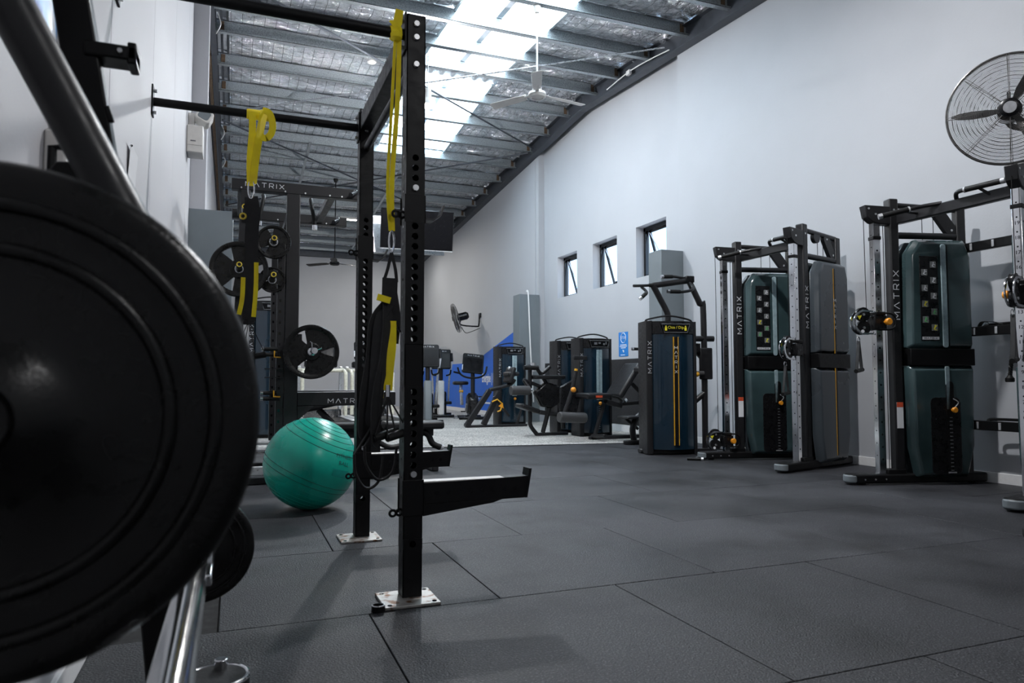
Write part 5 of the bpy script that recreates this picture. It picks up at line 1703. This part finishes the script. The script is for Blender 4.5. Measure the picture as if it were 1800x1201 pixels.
MB().ribbon(smooth_path([(0.002, 0, -0.15), (0.004, 0, 0.0), (0.012, 0, 0.15)], 4), (0, 1, 0), 0.21, 0.0008).build('sheet', 'paper', t)
MB().sphere((0.012, -0.09, 0.14), 0.005, 8, 6).build('pin', 'black', t)
el = thing('emergency_light', 'white emergency light box on the boarded wall under the sensor', 'emergency light', (XL, 6.40, 2.72))
MB().box(0.0, 0.125, -0.10, 0.10, 0.0, 0.23).build('box', 'offwhite', el, 0.008)
MB().box(0.004, 0.121, -0.104, -0.100, 0.06, 0.225).build('cover', 'offwhite', el, 0.003)
MB().box(0.03, 0.07, -0.1055, -0.104, 0.09, 0.10).build('marking', 'letterdim', el, smooth=0)
sn = thing('wall_sensor', 'white tilted floodlight sensor above the emergency light box', 'sensor', (XL, 6.52, 3.05))
MB().box(0.0, 0.05, -0.05, 0.05, -0.06, 0.06).build('bracket', 'offwhite', sn, 0.006)
Ms = Matrix.Translation((0.12, -0.03, 0.03)) @ Matrix.Rotation(math.radians(28), 4, 'Y') @ Matrix.Rotation(math.radians(-12), 4, 'X')
MB(Ms).prism(round_rect(-0.065, 0.065, -0.06, 0.06, 0.03), 'y', -0.06, 0.06).build('head', 'offwhite', sn, 0.01)
MB(Ms).prism(round_rect(-0.045, 0.045, -0.042, 0.042, 0.02), 'y', -0.063, -0.058).build('lens', 'casing', sn, 0.002)
MB().cyl((0.03, 0, 0), (0.12, -0.02, 0.02), 0.015, n=10).build('arm', 'offwhite', sn)

# ================================================================== STOP SIGN NOTICE
sg = thing('stop_notice', 'blue wall notice headed STOP above the black lining', 'sign', (XREC, 10.12, 1.435))
MB().box(-0.004, -0.0005, -0.15, 0.15, -0.20, 0.20).build('board', 'signblue', sg, smooth=0)
oc = [(0.085 * math.cos(PI / 8 + PI / 4 * i), 0.105 + 0.085 * math.sin(PI / 8 + PI / 4 * i)) for i in range(8)]
MB().tube([(-0.0055, p[0], p[1]) for p in oc], 0.005, 6, True).build('octagon', 'whiteprint', sg)
text('STOP', 0.065, frame3((-0.0045, 0, 0.105), (0, -1, 0), (0, 0, 1)), sg)
for i, (w, z) in enumerate(((0.20, -0.01), (0.23, -0.035), (0.15, -0.06))):
    MB().box(-0.0052, -0.004, -w / 2, w / 2, z - 0.006, z + 0.006).build('print_line', 'whiteprint', sg, smooth=0)
MB().prism([(-0.02, -0.10), (0.03, -0.09), (0.0, -0.14), (-0.025, -0.13)], 'x', -0.0052, -0.004).build('print_icon', 'whiteprint', sg, smooth=0)
MB().box(-0.0052, -0.004, -0.05, 0.09, -0.182, -0.17).build('print_line', 'whiteprint', sg, smooth=0)


# ================================================================== FANS
def cage_fan(root, c, n, R, depth, rings, m='silver', blade='fanblade', spokes=8, wire=0.0017, spin=0.0):
    """caged fan head at c facing n"""
    n = Vector(n).normalized()
    a = Vector((0, 0, 1)).cross(n).normalized()
    b = n.cross(a)
    c = Vector(c)

    def prof(rho):
        return depth * 0.5 * math.sqrt(max(0.0, 1 - (rho / R) ** 3.2)) * 0.8 + 0.01
    for s, nm, cnt in ((1, 'front_grille', rings), (-1, 'rear_grille', max(8, rings // 3))):
        g = MB()
        for i in range(cnt):
            rho = R * (0.17 + 0.81 * i / (cnt - 1))
            g.torus(c + n * s * prof(rho), n, rho, wire, 48, 4)
        for k in range(spokes):
            for d in ((-0.02, 0.02) if s > 0 else (0.0,)):
                t = 2 * PI * k / spokes + d + spin
                e = a * math.cos(t) + b * math.sin(t)
                pts = [c + e * R * q + n * s * (prof(R * q) + 0.002) for q in (0.15, 0.4, 0.65, 0.85, 0.95, 1.0)]
                g.tube(pts, wire * 1.25, 5)
        g.build(nm, m, root)
    MB().torus(c, n, R, 0.009, 64, 8).build('cage_rim', m, root)
    MB().lathe([(R * 0.17, -0.012), (R * 0.17, 0.006), (R * 0.13, 0.018), (R * 0.05, 0.02)], c + n * prof(0.1 * R), n, 28).build('hub_cap', 'plastic', root)
    MB().lathe([(R * 0.105, 0.0), (R * 0.105, 0.006)], c + n * (prof(0.1 * R) + 0.019), n, 24).build('maker_badge', 'silver', root)
    MB().lathe([(R * 0.20, 0.0), (R * 0.20, depth * 0.9), (R * 0.14, depth * 1.2)], c - n * 0.03, -n, 24).build('motor', 'plastic', root)
    for k in range(3):
        t = spin + 2 * PI * k / 3 + PI * 0.985
        e = a * math.cos(t) + b * math.sin(t)
        f_ = n.cross(e)
        out = []
        v = []
        for q, w0, w1 in ((0.14, -0.02, 0.05), (0.35, -0.05, 0.10), (0.6, -0.06, 0.11), (0.8, -0.045, 0.085), (0.92, -0.005, 0.03)):
            for w in (w0, w1):
                for th in (-0.003, 0.003):
                    v.append(c + e * R * q + f_ * w * R * 2.0 * 0.5 + n * ((w - 0.02) * 0.32 + th))
        F = []
        for i in range(4):
            p = i * 4
            F += [(p, p + 4, p + 6, p + 2), (p + 1, p + 3, p + 7, p + 5), (p, p + 1, p + 5, p + 4), (p + 2, p + 6, p + 7, p + 3)]
        F += [(0, 2, 3, 1), (16, 17, 19, 18)]
        MB().add(v, F).build('blade', blade, root)
    return a, b


wf = thing('wall_fan', 'large caged wall fan above the nearer cable machine', 'fan', (XR, 3.0, 2.75), 0, 'caged wall fans')
cc = Vector((-0.70, 0.30, 0.02))
nn = Vector((-0.82, -0.55, -0.16))
cage_fan(wf, cc, nn, 0.385, 0.17, 40, 'wire', 'fanblade', 8, 0.0015)
mo = cc - nn.normalized() * 0.20
MB().tube(smooth_path([mo, mo + Vector((0.10, 0.03, -0.08)), (-0.25, 0.12, -0.14), (-0.02, 0.0, -0.12)], 6), 0.022, 10).build('wall_arm', 'plastic', wf)
MB().box(-0.02, -0.0005, -0.06, 0.06, -0.22, -0.02).build('wall_plate', 'plastic', wf, 0.004)
MB().cyl(cc - nn.normalized() * 0.14 + Vector((0, 0, 0.06)), cc - nn.normalized() * 0.14 + Vector((0, 0, 0.15)), 0.012, n=10).build('oscillation_knob', 'plastic', wf)

w2 = thing('wall_fan', 'caged wall fan seen edge on above the blue mural', 'fan', (XR, 17.0, 2.42), 0, 'caged wall fans')
cc = Vector((-0.62, 0.12, 0.0))
nn = Vector((-0.93, 0.28, -0.26))
cage_fan(w2, cc, nn, 0.375, 0.17, 20, 'wire', 'fanblade', 8, 0.0035)
MB().lathe([(0.10, 0.0), (0.10, 0.20), (0.06, 0.25)], cc - nn.normalized() * 0.08, -nn, 20).build('motor_cover', 'plastic', w2)
MB().tube(smooth_path([cc - nn.normalized() * 0.12 + Vector((0, 0, -0.08)), cc - nn.normalized() * 0.12 + Vector((0.02, 0, -0.20)), (-0.10, 0.02, -0.20), (-0.05, 0.0, -0.16), (-0.03, 0, 0.08)], 6), 0.02, 8).build('wall_arm', 'plastic', w2)
MB().box(-0.04, -0.0005, -0.05, 0.05, 0.03, 0.14).build('wall_plate', 'plastic', w2, 0.004)
MB().tube(smooth_path([cc + Vector((0.15, 0, -0.22)), cc + Vector((0.25, 0, -0.36)), (-0.25, 0, -0.34), (-0.02, -0.02, -0.24)], 6), 0.008, 6).build('flex', 'black', w2)


def ceiling_fan(label, x, y, z, m, R, th0, drop):
    t = thing('ceiling_fan', label, 'fan', (x, y, z), 0, 'ceiling fans')
    MB().lathe([(0.03, 0.10), (0.055, 0.085), (0.06, 0.03), (0.105, 0.015), (0.115, -0.02), (0.10, -0.05), (0.075, -0.055), (0.07, -0.045), (0.0, -0.045)], (0, 0, 0), (0, 0, 1), 28).build('motor_housing', m, t)
    top = zb(y) + 0.125 - z
    MB().cyl((0, 0, 0.08), (0, 0, top), 0.012, n=10).build('drop_rod', m, t)
    MB().lathe([(0.05, 0.0), (0.055, 0.03), (0.03, 0.09)], (0, 0, top), (0, 0, -1), 16).build('ceiling_canopy', m, t)
    for k in range(3):
        a = th0 + 2 * PI * k / 3
        e = Vector((math.cos(a), math.sin(a), 0))
        f_ = Vector((-math.sin(a), math.cos(a), 0))
        MB().ribbon([e * 0.07 + Vector((0, 0, -0.005)), e * 0.2 + Vector((0, 0, -0.012)), e * 0.28 + Vector((0, 0, -0.01))], f_, 0.045, 0.006).build('blade_iron', m, t)
        MB().ribbon([e * 0.17 + Vector((0, 0, -0.012)), e * 0.3 + Vector((0, 0, -0.012)), e * R * 0.97 + Vector((0, 0, -0.02)), e * R + Vector((0, 0, -0.02))], f_ + Vector((0, 0, 0.22)), [0.09, 0.12, 0.135, 0.10], 0.006).build('blade', m, t)
    return t


ceiling_fan('white three blade ceiling fan on a long rod under the skylight', 3.48, 8.0, 4.45, 'offwhite', 0.69, math.radians(6), 1.1)
ceiling_fan('dark ceiling fan hanging near the far end wall', 2.05, 16.2, 3.50, 'black', 0.72, math.radians(20), 1.5)

# ================================================================== HANGING SCREENS
tv = thing('hanging_tv', 'black flat television hung from the roof behind the rig', 'television', (2.95, 12.0, 3.46), math.radians(-4), 'hanging televisions')
Mt = Matrix.Rotation(math.radians(10), 4, 'X')
MB(Mt).box(-0.66, 0.62, 0.0, 0.05, -0.34, 0.36).build('television_body', 'glossyblack', tv, 0.008)
MB(Mt).box(-0.64, 0.60, -0.002, 0.001, -0.315, 0.345).build('screen', 'screen', tv, smooth=0)
MB(Mt).box(-0.66, 0.62, -0.003, 0.0, -0.34, -0.325).build('lower_bezel', 'silver', tv, smooth=0)
MB().cyl((0, 0.10, 0.1), (0, 0.545, zb(12.55) + 0.122 - 3.46), 0.02, n=10).build('ceiling_pole', 'black', tv)
MB().box(-0.12, 0.12, 0.04, 0.12, -0.1, 0.2).build('mount', 'black', tv, 0.004)
tv2 = thing('hanging_tv', 'second hanging television turned away with pale edge showing', 'television', (2.83, 12.38, 3.42), math.radians(172), 'hanging televisions')
MB(Mt).box(-0.66, 0.62, 0.0, 0.05, -0.34, 0.36).build('television_body', 'silver', tv2, 0.008)
MB(Mt).box(-0.64, 0.60, -0.002, 0.001, -0.325, 0.345).build('screen', 'screen', tv2, smooth=0)
MB().cyl((0, 0.10, 0.1), (0.02, -0.17, zb(12.55) + 0.122 - 3.42), 0.02, n=10).build('ceiling_pole', 'black', tv2)
MB().box(-0.12, 0.12, 0.04, 0.12, -0.1, 0.2).build('mount', 'black', tv2, 0.004)

# ================================================================== CARDIO MACHINES
def console(root, M, w, h):
    c = MB(M).prism(round_rect(-w / 2, w / 2, -h / 2, h / 2, 0.04), 'y', -0.03, 0.03).build('console', 'consoleblack', root, 0.012)
    MB(M).prism(round_rect(-w / 2 + 0.03, w / 2 - 0.03, -h / 2 + 0.03, h / 2 - 0.10, 0.02), 'y', -0.034, -0.029).build('console_panel', 'screen', c)
    brand(M @ frame3((0, -0.0345, h / 2 - 0.05), (1, 0, 0), (0, 0, 1)), w * 0.55, c)
    for s in (-1,):
        MB(M).box(s * w / 2 - 0.004, s * w / 2 + 0.012, -0.034, 0.0, -h / 2 + 0.05, -h / 2 + 0.17).build('edge_light', 'silver', c, 0.003)
    return c


def elliptical(label, loc, rz, cover='offwhite'):
    t = thing('elliptical_trainer', label, 'cardio machine', loc, rz, 'cardio machines')
    console(t, Matrix.Translation((0, 0, 1.32)) @ Matrix.Rotation(math.radians(-14), 4, 'X'), 0.44, 0.46)
    MB().tube([(0, 0.05, 1.25), (0, 0.02, 0.75)], 0.045, 12).build('mast', 'frame', t)
    MB().prism([(-0.02, 0.80), (0.02, 0.80)] and [(-0.14, 0.05), (0.26, 0.05), (0.24, 0.45), (0.12, 0.82), (-0.04, 0.84), (-0.12, 0.55)], 'x', -0.075, 0.075).build('drive_housing', cover, t, 0.03)
    MB().prism([(0.26, 0.05), (0.95, 0.05), (0.85, 0.35), (0.30, 0.60)], 'x', -0.14, 0.14).build('rear_housing', 'plastic', t, 0.04)
    for s in (-1, 1):
        a = MB().tube(smooth_path([(s * 0.24, 0.10, 1.46), (s * 0.25, 0.04, 1.25), (s * 0.20, 0.02, 0.95), (s * 0.18, 0.15, 0.60), (s * 0.18, 0.30, 0.28)], 5), 0.022, 10).build('arm', 'silver', t)
        MB().cyl((s * 0.24, 0.10, 1.46), (s * 0.25, 0.045, 1.27), 0.03, n=10).build('grip', 'rubber', a)
        MB().prism(round_rect(s * 0.18 - 0.08, s * 0.18 + 0.08, 0.20, 0.62, 0.05), 'z', 0.25 + 0.04 * s, 0.31 + 0.04 * s).build('pedal', 'rubber', t, 0.01)
        MB().tube(smooth_path([(s * 0.12, -0.02, 0.95), (s * 0.20, -0.08, 0.98), (s * 0.22, -0.10, 1.08)], 4), 0.018, 8).build('fixed_handle', 'rubber', t)
    MB().bar((-0.30, -0.12, 0.035), (0.30, -0.12, 0.035), 0.10, 0.06).build('front_foot', 'plastic', t, 0.015)
    MB().bar((-0.28, 0.95, 0.035), (0.28, 0.95, 0.035), 0.10, 0.06).build('rear_foot', 'plastic', t, 0.015)
    MB().bar((0, -0.12, 0.06), (0, 0.95, 0.06), 0.10, 0.06).build('base_rail', 'plastic', t, 0.01)
    return t


elliptical('cross trainer with white front cover against the blue mural', (4.38, 15.6, 0.006), math.radians(-14))
elliptical('nearer grey cross trainer beside the rig post', (3.55, 13.6, 0.006), math.radians(-10), 'casing')
elliptical('cross trainer farthest back with only its arm above the others', (4.35, 18.0, 0.006), math.radians(-10), 'plastic')

bk = thing('exercise_bike', 'upright exercise bike with wide screen in front of the blue mural', 'cardio machine', (4.80, 14.55, 0.006), math.radians(-10), 'cardio machines')
console(bk, Matrix.Translation((0.0, 0.0, 1.20)) @ Matrix.Rotation(math.radians(-18), 4, 'X') @ Matrix.Rotation(math.radians(6), 4, 'Y'), 0.46, 0.44)
MB().tube([(0, 0.04, 1.05), (0, 0.0, 0.45)], 0.045, 12).build('mast', 'frame', bk)
MB().tube(smooth_path([(-0.32, 0.10, 1.12), (-0.27, 0.06, 0.98), (-0.12, 0.0, 0.90), (0.12, 0.0, 0.90), (0.27, 0.06, 0.98), (0.32, 0.10, 1.14)], 5), 0.02, 10).build('handlebar', 'rubber', bk)
MB().tube([(-0.27, 0.06, 0.99), (-0.42, -0.06, 1.02)], 0.02, 8).build('aero_grip', 'rubber', bk)
MB().prism([(-0.18, 0.10), (0.40, 0.10), (0.42, 0.40), (0.10, 0.58), (-0.14, 0.45)], 'x', -0.10, 0.10).build('drive_housing', 'plastic', bk, 0.04)
MB().lathe([(0.20, -0.115), (0.20, 0.115)], (0, 0.10, 0.33), (1, 0, 0), 28).build('crank_cover', 'plastic', bk, 0.01)
MB().bar((-0.20, 0.30, 0.30), (-0.22, 0.34, 0.74), 0.06, 0.05).build('seat_post', 'silver', bk, 0.01)
MB().cyl((-0.26, 0.32, 0.60), (-0.17, 0.32, 0.60), 0.03, n=12).build('seat_knob', 'amber', bk)
MB().prism(round_rect(-0.40, -0.06, 0.18, 0.46, 0.08), 'z', 0.74, 0.82).build('saddle', 'pad', bk, 0.03)
MB().bar((-0.32, -0.14, 0.035), (0.26, -0.14, 0.035), 0.09, 0.06).build('front_foot', 'plastic', bk, 0.015)
MB().bar((-0.26, 0.55, 0.035), (0.26, 0.55, 0.035), 0.09, 0.06).build('rear_foot', 'plastic', bk, 0.015)
MB().bar((0, -0.14, 0.06), (0, 0.55, 0.06), 0.10, 0.07).build('base_rail', 'plastic', bk, 0.01)
for s in (-1, 1):
    p = MB().bar((s * 0.13, 0.10, 0.33), (s * 0.14, 0.16, 0.33 + s * 0.16), 0.03, 0.02).build('crank', 'silver', bk, 0.004)
    MB().box(s * 0.19 - 0.05, s * 0.19 + 0.05, 0.12, 0.20, 0.31 + s * 0.16, 0.335 + s * 0.16).build('pedal', 'rubber', p, 0.006)


def treadmill(label, loc):
    t = thing('treadmill', label, 'cardio machine', loc, 0, 'cardio machines')
    console(t, Matrix.Translation((0, 0.12, 1.42)) @ Matrix.Rotation(math.radians(-10), 4, 'X'), 0.50, 0.36)
    MB().box(-0.30, 0.30, -0.02, 0.14, 1.08, 1.20).build('control_panel', 'plastic', t, 0.03)
    MB().box(-0.04, 0.02, -0.03, -0.019, 1.115, 1.14).build('stop_key', 'amber', t, 0.004)
    MB().box(0.11, 0.15, 0.10, 0.15, 1.18, 1.30).build('screen_stem', 'silver', t, 0.006)
    for s in (-1, 1):
        MB().bar((s * 0.38, 0.10, 1.10), (s * 0.38, 0.30, 0.12), 0.06, 0.09).build('upright', 'silver', t, 0.01)
        r = MB().tube(smooth_path([(s * 0.38, 0.10, 1.05), (s * 0.38, -0.25, 1.02), (s * 0.38, -0.48, 0.98), (s * 0.38, -0.54, 0.88), (s * 0.38, -0.54, 0.2)], 6), 0.035, 10).build('handrail', 'cream', t)
        MB().box(s * 0.40 - 0.06, s * 0.40 + 0.06, -1.5, 0.25, 0.10, 0.17).build('side_deck', 'silver', t, 0.01)
    MB().tube([(-0.38, -0.25, 1.02), (0.38, -0.25, 1.02)], 0.033, 10).build('crossbar', 'cream', t)
    MB().box(-0.34, 0.34, -1.48, 0.2, 0.10, 0.14).build('running_belt', 'rubber', t, 0.004)
    MB().prism([(0.05, 0.06), (0.55, 0.06), (0.50, 0.28), (0.12, 0.30)], 'x', -0.40, 0.40).build('motor_hood', 'plastic', t, 0.04)
    MB().box(-0.40, 0.40, -1.45, 0.35, 0.0, 0.10).build('base_frame', 'plastic', t, 0.01)
    return t


treadmill('treadmill with cream handrail seen behind the barbell plate', (1.50, 13.6, 0.006))
treadmill('second treadmill half hidden behind the rear rig post', (2.42, 13.9, 0.006))
